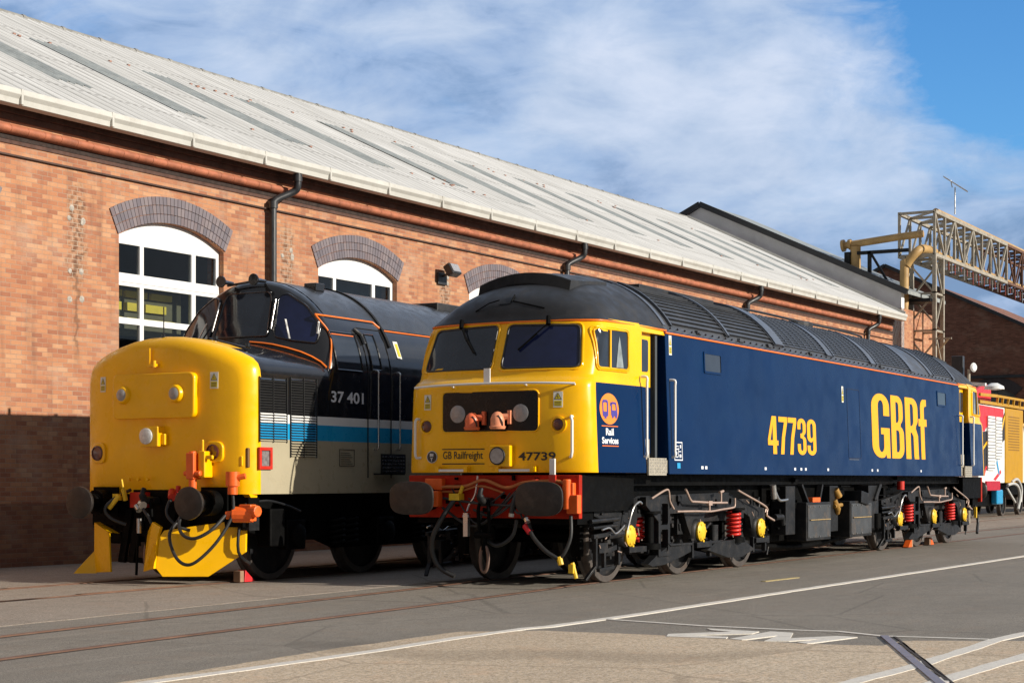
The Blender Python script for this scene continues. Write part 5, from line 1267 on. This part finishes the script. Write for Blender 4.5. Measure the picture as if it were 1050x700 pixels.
# cab
khalf = [(1.33, z) for z in bands]+[(1.342, 2.585)]+[(arc37(2.585+1.335*sin(radians(a))), 2.585+1.335*sin(radians(a))) for a in (8, 16, 24, 32, 40, 48, 56, 64, 72, 80, 86)]
kprof = khalf+[(0, 3.925)]+[(-y, z) for y, z in khalf[::-1]]
FC = lambda y, z: -1.24+.31*(abs(y)/1.3)**2.2+.36*(z-2.9)
cabK = cap_body(kprof, FC, .10, [.50], 2.95, 14).build('cab', [BLACKP, BLACKP, WHITE, BLUE, BEIGE], L37, smooth=40)
bodyK = MB(); bodyK.prism(kprof, [], lambda u, v, w: (w, u, v), .502, 15.3); bodyK = bodyK.build('body', [BLACKP, BLACKP, WHITE, BLUE, BEIGE], L37, smooth=40)
for ob in (cabK, bodyK):
    for p in ob.data.polygons:
        c = p.center
        if abs(p.normal.x) < .5 or ob is cabK:
            p.material_index = 1 if c.z > 2.08 else 2 if c.z > 1.97 else 3 if c.z > 1.77 else 4
# smoked grey roof
b = MB(); n_r = 24; aE = math.acos((3.40-2.585)/1.342)
vs = [(x, 1.348*sin(-aE+2*aE*k/n_r), 2.585+1.348*cos(-aE+2*aE*k/n_r)) for x in (-.72, .50) for k in range(n_r+1)]
b.add(vs, [(k, k+1, n_r+2+k, n_r+1+k) for k in range(n_r)]); 
aB = math.acos((3.33-2.585)/1.342); vs = [(x, 1.348*sin(-aB+2*aB*k/n_r), 2.585+1.348*cos(-aB+2*aB*k/n_r)) for x in (.53, 15.2) for k in range(n_r+1)]
b.add(vs, [(k, k+1, n_r+2+k, n_r+1+k) for k in range(n_r)])
roofK = b.build('roof', mat('satin_black_roof', (.030, .031, .034), .3, var=.2, dirt=((.06, .056, .052), 3, .4)), L37, smooth=60)
b = MB(); vs = []
for i in range(25):
    a = -1.2+2.4*i/24
    for xx, h in ((.49, 0), (.49, .022), (.54, .022), (.54, 0)): vs.append((xx, (1.345+h)*sin(a), 2.585+(1.345+h)*cos(a)))
b.add(vs, [(i*4+k, i*4+(k+1) % 4, (i+1)*4+(k+1) % 4, (i+1)*4+k) for i in range(24) for k in range(4)]); b.build('roof_joint', VOID, roofK, smooth=40)
b = MB()
for xa in (3.0, 5.5, 8): b.box(xa, xa+1.6, -.5, .5, 3.82, 3.95)
b.build_each('roof_hatch', ROOFD, roofK, bevel=.02)
# windscreens
for q, gm in (([(.44, 3.15), (.38, 3.68), (.32, 3.75), (-.32, 3.75), (-.38, 3.68), (-.44, 3.15)], GLASSD),
              ([(-.54, 3.14), (-.48, 3.68), (-.60, 3.72), (-.90, 3.54), (-1.13, 3.26), (-1.12, 3.04), (-.80, 3.08)], GLASSB),
              ([(.54, 3.14), (.80, 3.08), (1.12, 3.04), (1.13, 3.26), (.90, 3.54), (.60, 3.72), (.48, 3.68)], GLASSD)):
    o_ = densify(roundpoly(q, .05), 2)
    g = patch(o_, FC, .012, 6).build('windscreen', gm, cabK, smooth=60)
    b = MB(); b.tube([(FC(y, z)-.012, y, z) for y, z in o_], .012, 6, closed=True); b.build('seal', BLACKP, g, smooth=60)
b = MB()
for y in (-.47, .47): b.tube([(FC(y, z)-.03, y*(1.03-.05*(z-3.2)/.5), z) for z in (3.24, 3.4, 3.55, 3.64)], .012, 6)
b.tube([(FC(-1.10, z)-.035, -1.12+.12*(z-3.15), z) for z in (3.16, 3.25, 3.32)], .016, 6)
b.build('chrome_strip', STEEL, cabK, smooth=60)
for y0, y1 in ((-.78, -.68), (.75, .6)):
    b = MB(); b.bar((FC(y0, 3.1)-.04, y0, 3.10), (FC(y1, 3.33)-.05, y1, 3.36), .022, .015); b.build('wiper', STEEL, cabK)
for y in (.34, -.20):
    b = MB(); b.lathe((-1.12, y, 3.90), (1, 0, 0), [(0, .078), (.02, .078), (.05, .05), (.12, .03), (.26, .022)], 16); b.build('horn', BLACKP, cabK, smooth=40)
b = MB(); b.bar((-.95, .36, 3.86), (-.95, -.2, 3.91), .03); b.box(-.2, .0, -.55, -.35, 3.82, 3.93); b.tube([(-.4, .5, 3.8), (-.4, .5, 3.92)], .03, 8); b.build('roof_fitting', BLACKP, cabK, bevel=.01)
# orange lining
b = MB()
pts = [(-.55, 3.012), (-.75, 2.965), (-.95, 2.905), (-1.1, 2.84), (-1.22, 2.77), (-1.30, 2.70)]
b.tube([(FC(y, z)-.012 if abs(y) < 1.25 else -1.02, y*1.0, z+.02) for y, z in [(-.2, 3.055), (-.4, 3.035)]+pts], .014, 6)
SK = lambda z: (-1.334-.004) if z < 2.6 else -(arc37(z)+.004)
b.tube(smoothpath([(-1.0, SK(2.70), 2.70), (-.95, SK(2.85), 2.85), (-.86, SK(3.05), 3.05), (-.83, SK(3.2), 3.2), (-.90, SK(3.34), 3.34), (-.93, SK(3.42), 3.42)], 4)+[(x, SK(3.42), 3.42) for x in (-.5, 0, .38)]+smoothpath([(.40, SK(3.42), 3.42), (.50, SK(3.34), 3.34), (.56, SK(3.30), 3.30)], 4), .013, 6)
b.tube([(.56, SK(3.31), 3.31), (15.2, SK(3.31), 3.31)], .012, 6)
b.build('orange_lining', ORANGE, cabK, smooth=60)
# side: louvres, windows, door, labels
SY = lambda z: 1.30
def band_mat(z): return 0 if z > 2.08 else 1 if z > 1.97 else 2 if z > 1.77 else 3
DARKS = mat('louvre_shadow', (.01, .01, .01), .8)
for xa, xb, za, zb in ((-2.47, -1.93, 1.74, 2.52), (-1.84, -1.30, 1.56, 2.54)):
    b = MB(); nL = int((zb-za)/.032)
    for half_ in (0, 1):
        u0 = xa+.01+half_*(xb-xa)/2; u1 = u0+(xb-xa)/2-.02
        for i in range(nL):
            z = za+(i+.15)*(zb-za)/nL; mi = band_mat(z+.01)
            b.add([(u0, -1.302, z+.020), (u1, -1.302, z+.020), (u1, -1.322, z+.002), (u0, -1.322, z+.002), (u0, -1.302, z-.002), (u1, -1.302, z-.002)], [(0, 1, 2, 3), (3, 2, 5, 4), (0, 3, 4), (1, 5, 2)], mi)
    lp = b.build('louvre_panel', [BLACKP, WHITE, BLUE, BEIGE], nose, loc=(0, -.035, 0))
    b = MB(); b.box(xa+.01, xb-.01, -1.3035, -1.3015, za, zb)
    for xx in (xa-.012, (xa+xb)/2-.006, xb): b.box(xx, xx+.012, -1.316, -1.3036, za-.01, zb+.01)
    b.build('louvre_frame', DARKS, lp)
TK = lambda u, v, w: (u, -(arc37(v) if v > 2.585 else 1.335)-w, v)
def side_glass(xa, xb, za, zb, name, r=.05, par=None):
    n = 8; fr = MB(); vs = []
    for k in range(n+1):
        z = za+(zb-za)*k/n
        for x in (xa, xb): vs.append(TK(x, z, .006))
    fr.add(vs, [(2*k, 2*k+1, 2*k+3, 2*k+2) for k in range(n)]); g = fr.build(name, GLASSD, par or cabK, smooth=60)
    b = MB(); path = [TK(xa, za+(zb-za)*k/n, .01) for k in range(n+1)]+[TK(xb, zb-(zb-za)*k/n, .01) for k in range(n+1)]; b.tube(path, .012, 6, closed=True); b.build('seal', BLACKP, g); return g
g = side_glass(-.84, -.26, 2.70, 3.20, 'side_window')
b = MB(); b.tube([TK(-.80, 3.17, .012), TK(-.30, 3.17, .012)], .007, 5); b.build('window_trim', ORANGE, g)
b = MB()
vs = [TK(x, z, w_) for x in (-.10, .42) for z, w_ in ((1.30, .004), (2.60, .004), (2.9, .006), (3.15, .008), (3.30, .01))]; b.add(vs, [(k, k+1, 6+k, 5+k) for k in range(4)])
# door outline as a thin dark seam frame
b = MB(); 
for x in (-.12, .44): b.tube([TK(x, z, .002) for z in (1.3, 2.0, 2.58, 2.8, 3.0, 3.2, 3.30)], .008, 5)
b.tube([TK(-.12, 3.30, .002), TK(.44, 3.30, .002)], .008, 5); dr = b.build('door', VOID, cabK)
side_glass(-.02, .20, 2.74, 3.22, 'door_window', par=dr)
b = MB(); b.tube([TK(-.2, 3.28, .01), TK(-.12, 3.2, .03), TK(-.10, 3.08, .02)], .03, 8); b.build('door_catch', BLACKP, dr)
for hx in (.04, .57):
    b = MB(); b.tube(smoothpath([(hx, -1.33, 2.73), (hx, -1.395, 2.72), (hx, -1.40, 2.66)], 3)+smoothpath([(hx, -1.40, 1.74), (hx, -1.395, 1.69), (hx, -1.33, 1.68)], 3), .013, 7); b.build('handrail', STEEL, cabK, smooth=60)
b = MB(); b.box(.0, .60, -1.46, -1.345, 1.34, 1.36); b.box(.0, .60, -1.47, -1.46, 1.36, 1.62)
for i in range(9):
    for j in range(5): b.box(.03+i*.062, .065+i*.062, -1.478, -1.471, 1.38+j*.048, 1.40+j*.048, 1)
b.build('step', [UNDERG, STEEL], cabK)
b = MB(); b.prism([(-2.50, 1.40), (-2.24, 1.40), (-2.24, 1.67), (-2.50, 1.67)], [[(-2.455, 1.44), (-2.285, 1.44), (-2.285, 1.63), (-2.455, 1.63)]], lambda u, v, w: (u, -1.336-w, v), .001, .03, 0); b.box(-2.455, -2.285, -1.347, -1.337, 1.44, 1.63, 1)
b.build('extinguisher_hatch', [RED, mat('hatch_glass', (.20, .18, .18), .2, var=.4, nscale=20)], nose, bevel=.004)
b = MB()
for u in (-.78, -.445): b.box(u, u+.008, -1.339, -1.336, 1.45, 1.67)
for v in (1.45, 1.662): b.box(-.78, -.437, -1.339, -1.336, v, v+.008)
for k in range(6): b.box(-.75, -.48-.03*(k % 3), -1.339, -1.336, 1.48+k*.028, 1.486+k*.028)
b.build('data_panel', KTXT, cabK)
lettering('number', '37 401', lambda u, v, w: (-.97+u, -1.342, 2.27+v), .74, .15, WTXT, cabK, .022)
b = MB(); b.prism([(0, 0), (.11, 0), (.11, .24), (0, .24)], [], lambda u, v, w: TK(.66+u, 2.93+v, w), .004, .008, 0); b.prism([(.03, .03), (.09, .03), (.09, .21), (.03, .21)], [], lambda u, v, w: TK(.66+u, 2.93+v, w), .009, .011, 1); b.build('warning_sign', [WSIGN, YSIGN], bodyK)
# nose end details
PN = lambda u, v, w: (FN(u, v)-w, u, v)
o_ = densify(rrect(-.62, .69, 2.03, 2.585, .07, 4), 1)
b = patch(o_, FN, .07, 6); k0 = len(o_); vs0 = [(FN(y, z)+.02, y*1.0, z) for y, z in o_]
off = len(b.v); b.v += vs0; b.f += [(k, (k+1) % k0, off+(k+1) % k0, off+k) for k in range(k0)]; b.m += [0]*k0
hp = b.build('headcode_panel', YEL, nose, smooth=45, bevel=.02, seg=3)
for y in (.49, -.35):
    b = MB(); b.lathe((FN(y, 2.32)-.065, y, 2.325), (-1, 0, 0), [(0, .115), (.015, .115), (.05, .095), (.055, .08)], 24); l = b.build('marker_lamp', YEL, hp, smooth=40)
    b = MB(); b.lathe((FN(y, 2.32)-.118, y, 2.325), (-1, 0, 0), [(0, .078), (.012, .06), (.018, .01)], 20); b.build('lens', LENS, l, smooth=60)
b = MB(); b.box(-2.90, -2.74, -.11, .18, 1.68, 1.93); b.box(-2.84, -2.74, -.17, -.11, 1.70, 1.84); hl = b.build('headlight', YEL, nose, bevel=.012)
b = MB(); b.lathe((-2.90, .065, 1.81), (-1, 0, 0), [(0, .10), (.02, .10), (.03, .085), (.034, .01)], 24); b.build('lens', mat('bright_lens', (.62, .62, .60), .1, var=.3, nscale=30, coat=.8), hl, smooth=50)
for y in (1.0, -.86):
    o_ = rrect(y-.13, y+.13, 1.48, 1.74, .08); b = patch(densify(o_, 1), FN, .03, 4); k0 = len(densify(o_, 1)); off = len(b.v); b.v += [(FN(p[0], p[1])+.03, p[0], p[1]) for p in densify(o_, 1)]; b.f += [(k, (k+1) % k0, off+(k+1) % k0, off+k) for k in range(k0)]; b.m += [0]*k0
    tl = b.build('tail_lamp', YEL, nose, smooth=40, bevel=.01)
    b = MB(); b.lathe((FN(y, 1.6)-.03, y, 1.61), (-1, 0, 0), [(0, .095), (.02, .095), (.03, .08), (.015, .075), (.012, .01)], 22); b.build('lens', LENSR, tl, smooth=40)
warning_sign(lambda u, v, w: (FN(.98-u, 2.38+v)-w, .98-u, 2.38+v), nose, .10, .19)
warning_sign(lambda u, v, w: (FN(-.80-u, 2.38+v)-w, -.80-u, 2.38+v), nose, .11, .20)
b = MB(); xx = FN(.1, 2.8)-.03; b.box(xx-.012, xx, .10, .125, 2.68, 2.90); b.box(xx-.05, xx+.04, -.02, .12, 2.67, 2.70); b.tube([(xx-.04, -.0, 2.66), (xx-.04, -.0, 2.74)], .02, 8); b.build('lamp_bracket', YEL, nose)
b = MB(); b.tube([(-2.62, .03, 3.03), (-2.62, .03, 3.42)], .008, 6); b.tube([(-2.62, .03, 3.03), (-2.62, .03, 3.08)], .03, 8); b.build('aerial', BLACKP, nose)
b = MB(); b.tube([(-2.2, -1.0, 2.895), (-2.2, -.35, 3.045)], .008, 5); b.tube([(-2.2, -.95, 2.92), (-2.2, -.95, 2.96)], .03, 8); b.tube([(-2.2, -.45, 3.03), (-2.2, -.45, 3.07)], .03, 8); b.build('nose_latch', BLACKP, nose)
b = MB(); b.box(-2.62, -2.56, -1.28, -1.12, 1.42, 1.66); b.box(-2.66, -2.55, -1.22, -1.14, 1.44, 1.56, 1); b.build('step_recess', [mat('recess_brown', (.18, .09, .02), .6), YEL], nose, bevel=.01)
b = MB()
for y in (.45, .3, .15): b.tube([(-2.76, y, 1.28), (-2.80, y, 1.28)], .02, 8)
b.build('bolt', YEL, nose)
b = MB(); b.box(-2.96, -2.80, -.72, -.60, 1.28, 1.60, 0); b.box(-2.90, -2.74, -.84, -.74, 1.30, 1.62, 1); b.tube([(-2.9, -.66, 1.15), (-2.9, -.66, 1.62)], .05, 10, 0); b.tube([(-2.92, -.55, 1.35), (-2.92, -.80, 1.35)], .035, 8, 0); b.box(-2.88, -2.84, -.94, -.74, 1.52, 1.57, 1); b.box(-2.88, -2.85, -.80, -.77, 1.5, 1.76, 1)
b.build('jumper_valve', [ORG2, YEL], nose, bevel=.012)
b = MB(); b.tube([(-2.94, -1.30, 1.10), (-2.94, -1.30, 1.22)], .06, 12); b.tube([(-2.94, -1.30, 1.2), (-2.94, -1.30, 1.37)], .085, 14); b.tube([(-2.94, -1.36, 1.30), (-2.90, -1.46, 1.32)], .035, 8); b.build('air_valve', ORG2, L37, smooth=40)
b = MB(); b.tube([(-2.9, -1.27, .86), (-2.8, -1.5, .86)], .095, 12); b.tube([(-2.9, -1.27, .86), (-2.95, -1.2, .85)], .05, 10); b.box(-2.88, -2.76, -1.52, -1.34, .78, .98); b.tube([(-2.82, -1.42, .9), (-2.84, -1.6, .9)], .07, 12); b.build('brake_valve', ORG2, L37, bevel=.012)
# underframe front
b = MB(); b.box(-2.62, -2.48, -1.2, 1.2, .70, 1.095); b.box(-2.47, 0.2, -1.1, 1.1, .75, 1.095); b.box(-2.70, -2.62, -.45, .45, .5, 1.15); b.box(.21, 15, -1.15, 1.15, .9, 1.098); b.box(-2.66, -2.45, -1.32, -1.0, .86, 1.06); b.build('underframe', UNDER, L37)
for y in (-.864, .864): buffer47(y, L37, -3.24, .995, False, .215, .20, BUFF)
bpy.context.view_layer.update()
coupling(L37, -2.85, .06)
b = MB(); b.box(-2.8, -2.7, .18, .42, .93, 1.12); b.build('coupling_box', RED, L37)
# snowploughs
def plough(sgn, P, name='snowplough'):
    b = MB(); n = len(P); b.add([Vector(p) for p in P]+[Vector(p)+Vector((.03, 0, 0)) for p in P], [tuple(range(n)), tuple(range(2*n-1, n-1, -1))]+[(k, (k+1) % n, n+(k+1) % n, n+k) for k in range(n)])
    return b
XP = lambda y: -3.02+.52*abs(y+.1)
FY = lambda ym: (ym-.23)/1.372
b = plough(-1, [(-2.75-.6*(FY(y)+.7)-(.78-z)*.10, FY(y), z) for y, z in [(-.18, .66), (-1.34, .80), (-1.36, .40), (-.84, .10), (-.20, .10), (-.10, .20), (-.12, .58)]])
b.build('snowplough', YEL, L37, bevel=.006)
b = MB(); q = [(.06, .62), (.06, .15), (-.24, .20), (-.25, .58), (-.28, .70), (-.15, .76)]
b.add([(-2.98+(.10 if y > 0 else -.07)-(.7-z)*.15, y, z) for y, z in q]+[(-2.93+(.10 if y > 0 else -.07)-(.7-z)*.15, y, z) for y, z in q], [tuple(range(6)), tuple(range(11, 5, -1))]+[(k, (k+1) % 6, 6+(k+1) % 6, 6+k) for k in range(6)])
b.build('snowplough_nose', YEL, L37)
b = plough(1, [(-2.95+.25*abs(y-.6), y, z) for y, z in [(.64, .62), (.60, .13), (.95, .11), (.95, .74)]]); b.add([(-2.86, .95, .38), (-3.05, 1.13, .10), (-2.87, .90, .10), (-2.83, .95, .40)], [(0, 1, 2), (0, 3, 1), (1, 3, 2)])
b.add([(-2.94, .62, .62), (-2.86, .95, .74), (-2.75, .95, .74), (-2.75, .62, .60)], [(0, 1, 2, 3)])
b.build('snowplough', YEL, L37, bevel=.004)
b = MB()
for y in (.35, -.2, .5): b.bar((-2.7, y, .9), (-2.85, y, .25), .10, .05)
b.bar((-2.8, .55, .3), (-2.8, -.1, .25), .06); b.tube([(-2.9, .2, .6), (-2.92, .21, .1)], .018, 6); b.build('plough_bracket', UNDER, L37)
H = [[(-2.94, -.66, 1.05), (-3.02, -.55, .80), (-3.22, -.57, .62), (-3.28, -.70, .38), (-3.28, -.86, .27), (-3.24, -1.02, .32), (-3.1, -1.2, .55), (-2.95, -1.30, .85), (-2.94, -1.30, 1.12)],
     [(-2.95, -.60, 1.0), (-3.15, -.66, .76), (-3.25, -.80, .62), (-3.25, -.98, .58), (-3.15, -1.15, .68), (-2.98, -1.22, .85)],
     [(-2.8, -.33, 1.10), (-2.98, -.36, 1.0), (-3.04, -.38, .85), (-3.0, -.50, .72), (-2.9, -.62, .66)],
     [(-2.75, .45, 1.15), (-2.95, .52, 1.05), (-3.05, .60, .92), (-3.0, .55, .80), (-2.9, .4, .72)],
     [(-2.75, .1, 1.05), (-2.95, .08, .95), (-2.98, -.05, .8), (-2.9, -.1, .6)]]
for h in H: hose(h, .021, L37)
b = MB(); b.tube([(-2.88, .42, 1.02), (-2.92, .42, 1.16)], .03, 8); b.tube([(-2.92, .42, 1.16), (-2.94, .43, 1.28)], .014, 6); b.tube([(-2.95, .46, 1.08), (-3.0, .58, .92)], .03, 8); b.box(-2.96, -2.88, .48, .56, 1.02, 1.10); b.build_each('air_cock', YCAP, L37, smooth=40)
b = MB(); b.tube([(-2.85, -.30, 1.13), (-2.95, -.38, 1.06)], .05, 10); b.tube([(-2.85, -.40, 1.2), (-2.85, -.38, 1.12)], .03, 8); b.build('hose_end', RED, L37, smooth=40)
b = MB(); b.tube([(-2.96, .10, .98), (-2.99, .04, .96)], .05, 10); b.tube([(-2.95, .18, .95), (-2.97, .12, .9)], .04, 10); b.tube([(-2.97, .12, .8), (-2.97, .12, .62)], .03, 8); b.build('hose_coupling', STEEL, L37, smooth=40)
def bogie37(x0):
    bg = empty('bogie', (x0, 0, 0)); bg.parent = L37
    f = MB()
    for s_ in (-1, 1):
        T = lambda u, v, w, s_=s_: (u, s_*(1.02+w), v)
        f.prism([(-.75, .62), (-.80, .86), (-.55, .98), (-.1, .90), (.9, .78), (1.3, .96), (2.85, .96), (3.2, .80), (4.2, .90), (4.7, .98), (4.9, .86), (4.85, .62), (4.5, .55), (3.4, .5), (3.1, .38), (1.1, .38), (.7, .5), (-.3, .52)], [circ(.45, .66, .09, 12), circ(3.7, .66, .09, 12)], T, -.05, .06)
        for x in (0, 2.057, 4.114): f.box(x-.2, x+.2, min(s_*1.08, s_*1.24), max(s_*1.08, s_*1.24), .40, .78)
        f.box(-.62, -.32, min(s_*1.09, s_*1.3), max(s_*1.09, s_*1.3), .45, .92)
    f.box(-.9, 5.0, -.95, .95, .62, 1.0)
    f.build('bogie_frame', UNDER, bg, bevel=.02)
    for x in (0, 2.057, 4.114):
        wheelset(x, bg, .57)
        for s_ in (-1, 1):
            b = MB(); b.lathe((x, s_*1.24, .58), (0, s_, 0), [(0, .15), (.05, .14), (.08, .09), (.085, .01)], 18); b.build('axlebox_cover', UNDER, bg, smooth=40)
    for x in (.95, 1.25, 2.9, 3.2):
        for s_ in (-1, 1): coil((x, s_*1.17, .42), .11, .36, 5.0, .024, bg, UNDER)
    b = MB()
    for s_ in (-1, 1):
        b.tube(smoothpath([(-1.1, s_*1.28, .98), (-.7, s_*1.3, 1.02), (-.3, s_*1.3, .96), (0, s_*1.3, .88)], 4), .014, 6); b.box(-.98, -.78, min(s_*1.1, s_*1.25), max(s_*1.1, s_*1.25), .66, .84)
        b.tube(smoothpath([(-1.0, s_*1.12, .75), (-1.02, s_*1.12, .4), (-.8, s_*1.12, .25)], 4), .02, 6)
    b.build('air_pipe', UNDERG, bg, smooth=50)
    return bg
k1 = bogie37(-1.58); k2 = copy_tree(k1, L37); k2.location = (9.7, 0, 0)
b = MB(); b.box(3.9, 8.6, -1.25, 1.25, .35, 1.05); b.build('fuel_tank', UNDER, L37, bevel=.05)
chock(-2.15, 3.08, 'red painted chock against the leading wheel of the beige locomotive', CHOCKR, WOOD, 0)

# ================================================================== yellow rail vehicle beyond
MX = 40
RV = tag(empty('rail_vehicle', (37.7, 4.12+1.35, 0)), 'yellow rail maintenance vehicle with red and white patterned panel behind the blue locomotive', 'rail vehicle')
DY = mat('deep_yellow', (.50, .26, .004), .4, var=.08, dirt=((.30, .15, .02), 3, .3))
T_v = lambda u, v, w: (u, -1.35-w, v)
b = MB(); b.box(0, 3.5, -1.35, 1.35, 1.17, 3.76); bd_ = b.build('cab_section', WHITE, RV, bevel=.03)
b = MB()
b.prism([(0.02, 3.73), (3.3, 3.70), (3.3, 3.3), (1.5, 3.3), (.7, 2.87), (0.02, 2.9)], [], T_v, .001, .006, 1)
b.prism([(.15, 2.83), (1.0, 2.9), (1.3, 1.65), (.6, 1.55)], [], T_v, .001, .006, 0)
b.prism([(3.0, 3.28), (3.47, 3.6), (3.47, 2.66), (3.0, 2.5)], [], T_v, .001, .006, 0)
b.prism([(.15, 2.1), (.15, 2.2), (1.9, 2.95), (1.9, 2.85)], [], T_v, .008, .010, 2); b.prism([(2.9, 2.9), (3.4, 3.5), (3.47, 3.4), (3.0, 2.8)], [], T_v, .008, .010, 2)
b.prism([(1.9, 1.3), (2.9, 1.62), (3.0, 1.52), (2.2, 1.25)], [], T_v, .001, .006, 1); b.prism([(.6, 1.5), (.9, 1.75), (1.0, 1.7), (.7, 1.4)], [], T_v, .008, .01, 1)
b.prism([(2.3, 1.85), (2.4, 2.0), (2.75, 1.5), (2.65, 1.4)], [], T_v, .008, .01, 3)
b.build('side_pattern', [mat('graphic_black', (.02, .02, .025), .5), mat('graphic_red', (.75, .03, .04), .4), YEL, BLUE], bd_)
for u0, u1, z0 in ((1.0, 1.93, 1.6), (2.08, 2.9, 2.0)):
    b = MB(); b.prism([(u0, z0), (u1, z0), (u1, 3.4), (u0, 3.4)], [], T_v, .02, .06, 0)
    k = 0
    while z0+.06+k*.11 < 3.35: z = z0+.06+k*.11; b.prism([(u0, z), (u1, z), (u1, z+.02), (u0, z+.02)], [], T_v, .06, .065, 1); k += 1
    b.build('louvre_door', [WHITE, UNDERG], bd_)
b = MB(); b.box(3.52, 6.1, -1.38, 1.35, 1.17, 3.75); yb_ = b.build('engine_section', DY, RV, bevel=.03)
b = MB()
for k in range(13): b.prism([(3.9, 2.3+k*.095), (5.5, 2.3+k*.095), (5.5, 2.34+k*.095), (3.9, 2.34+k*.095)], [], T_v, .031, .036)
b.build('louvre', mat('louvre_ochre', (.25, .12, .01), .5), yb_)
b = MB(); b.box(6.12, 22, -1.35, 1.35, 1.17, 3.3); wb = b.build('rear_section', WHITE, RV, bevel=.03)
b = MB(); b.prism([(6.2, 3.2), (7.4, 3.2), (7.4, 2.5), (6.6, 2.5)], [], T_v, .001, .006, 0); b.prism([(6.2, 3.3), (6.3, 3.3), (7.0, 2.3), (6.9, 2.3)], [], T_v, .008, .01, 1); b.build('side_pattern', [mat('graphic_black', (.02, .02, .025), .5), YEL], wb)
b = MB(); b.box(-.1, 6.2, -1.42, 1.4, 3.78, 3.88); b.bar((-.1, -1.4, 4.06), (2.2, -1.4, 4.1), .07, .1); b.bar((2.2, -1.4, 4.1), (8, -1.4, 4.1), .08, .08)
for x in (2.2, 2.9, 3.7, 4.5, 5.4, 6.2): b.bar((x, -1.4, 3.86), (x+.15, -1.4, 4.1), .07)
b.build('roof_frame', DY, RV)
b = MB(); pr_ = [(2.6+2.3*cos(radians(t)), 3.88+.62*sin(radians(t))) for t in range(100, 181, 10)]+[(2.6, 3.88), (2.6, 4.48)][::1]
b.prism(pr_, [], lambda u, v, w: (u, -1.1+w, v), 0, .1); b.build('red_cowl', mat('graphic_red', (.75, .03, .04), .4), RV)
b = MB(); b.box(-.2, 22, -1.1, 1.1, .75, 1.16); b.box(-.15, 3.3, -1.15, 1.1, .4, .8); b.build('underframe', UNDER, RV, bevel=.02)
b = MB(); b.box(.8, 2.6, -1.42, -1.2, .92, 1.24); b.build('side_beam', mat('beam_crimson', (.45, .01, .03), .4), RV, bevel=.02)
b = MB(); b.tube(smoothpath([(3.7, -1.4, 1.1), (4.4, -1.45, 1.15), (5.1, -1.45, 1.0), (5.3, -1.45, .6), (5.0, -1.45, .25)], 5), .05, 7); b.tube(smoothpath([(4.3, -1.4, 1.2), (4.9, -1.45, 1.3), (5.5, -1.45, 1.0), (5.4, -1.45, .5)], 5), .05, 7); b.tube(smoothpath([(3.6, -1.4, 1.0), (4.1, -1.45, .7), (4.6, -1.45, .5)], 5), .04, 7); b.build('pale_hose', mat('pale_hose', (.5, .5, .48), .4), RV, smooth=50)
b = MB(); b.box(2.2, 3.0, -1.42, -1.2, .45, .95); b.build('blue_tank', BLUE, RV, bevel=.05)
for y in (-.9, .9): b = MB(); b.tube([(-.2, y, 1.0), (-.5, y, 1.0)], .1, 10); b.tube([(-.5, y, 1.0), (-.55, y, 1.0)], .23, 16); b.build('buffer', UNDER, RV, smooth=40)
for x in (1.2, 5.4, 8.0, 10): wheelset(x, RV, .45)
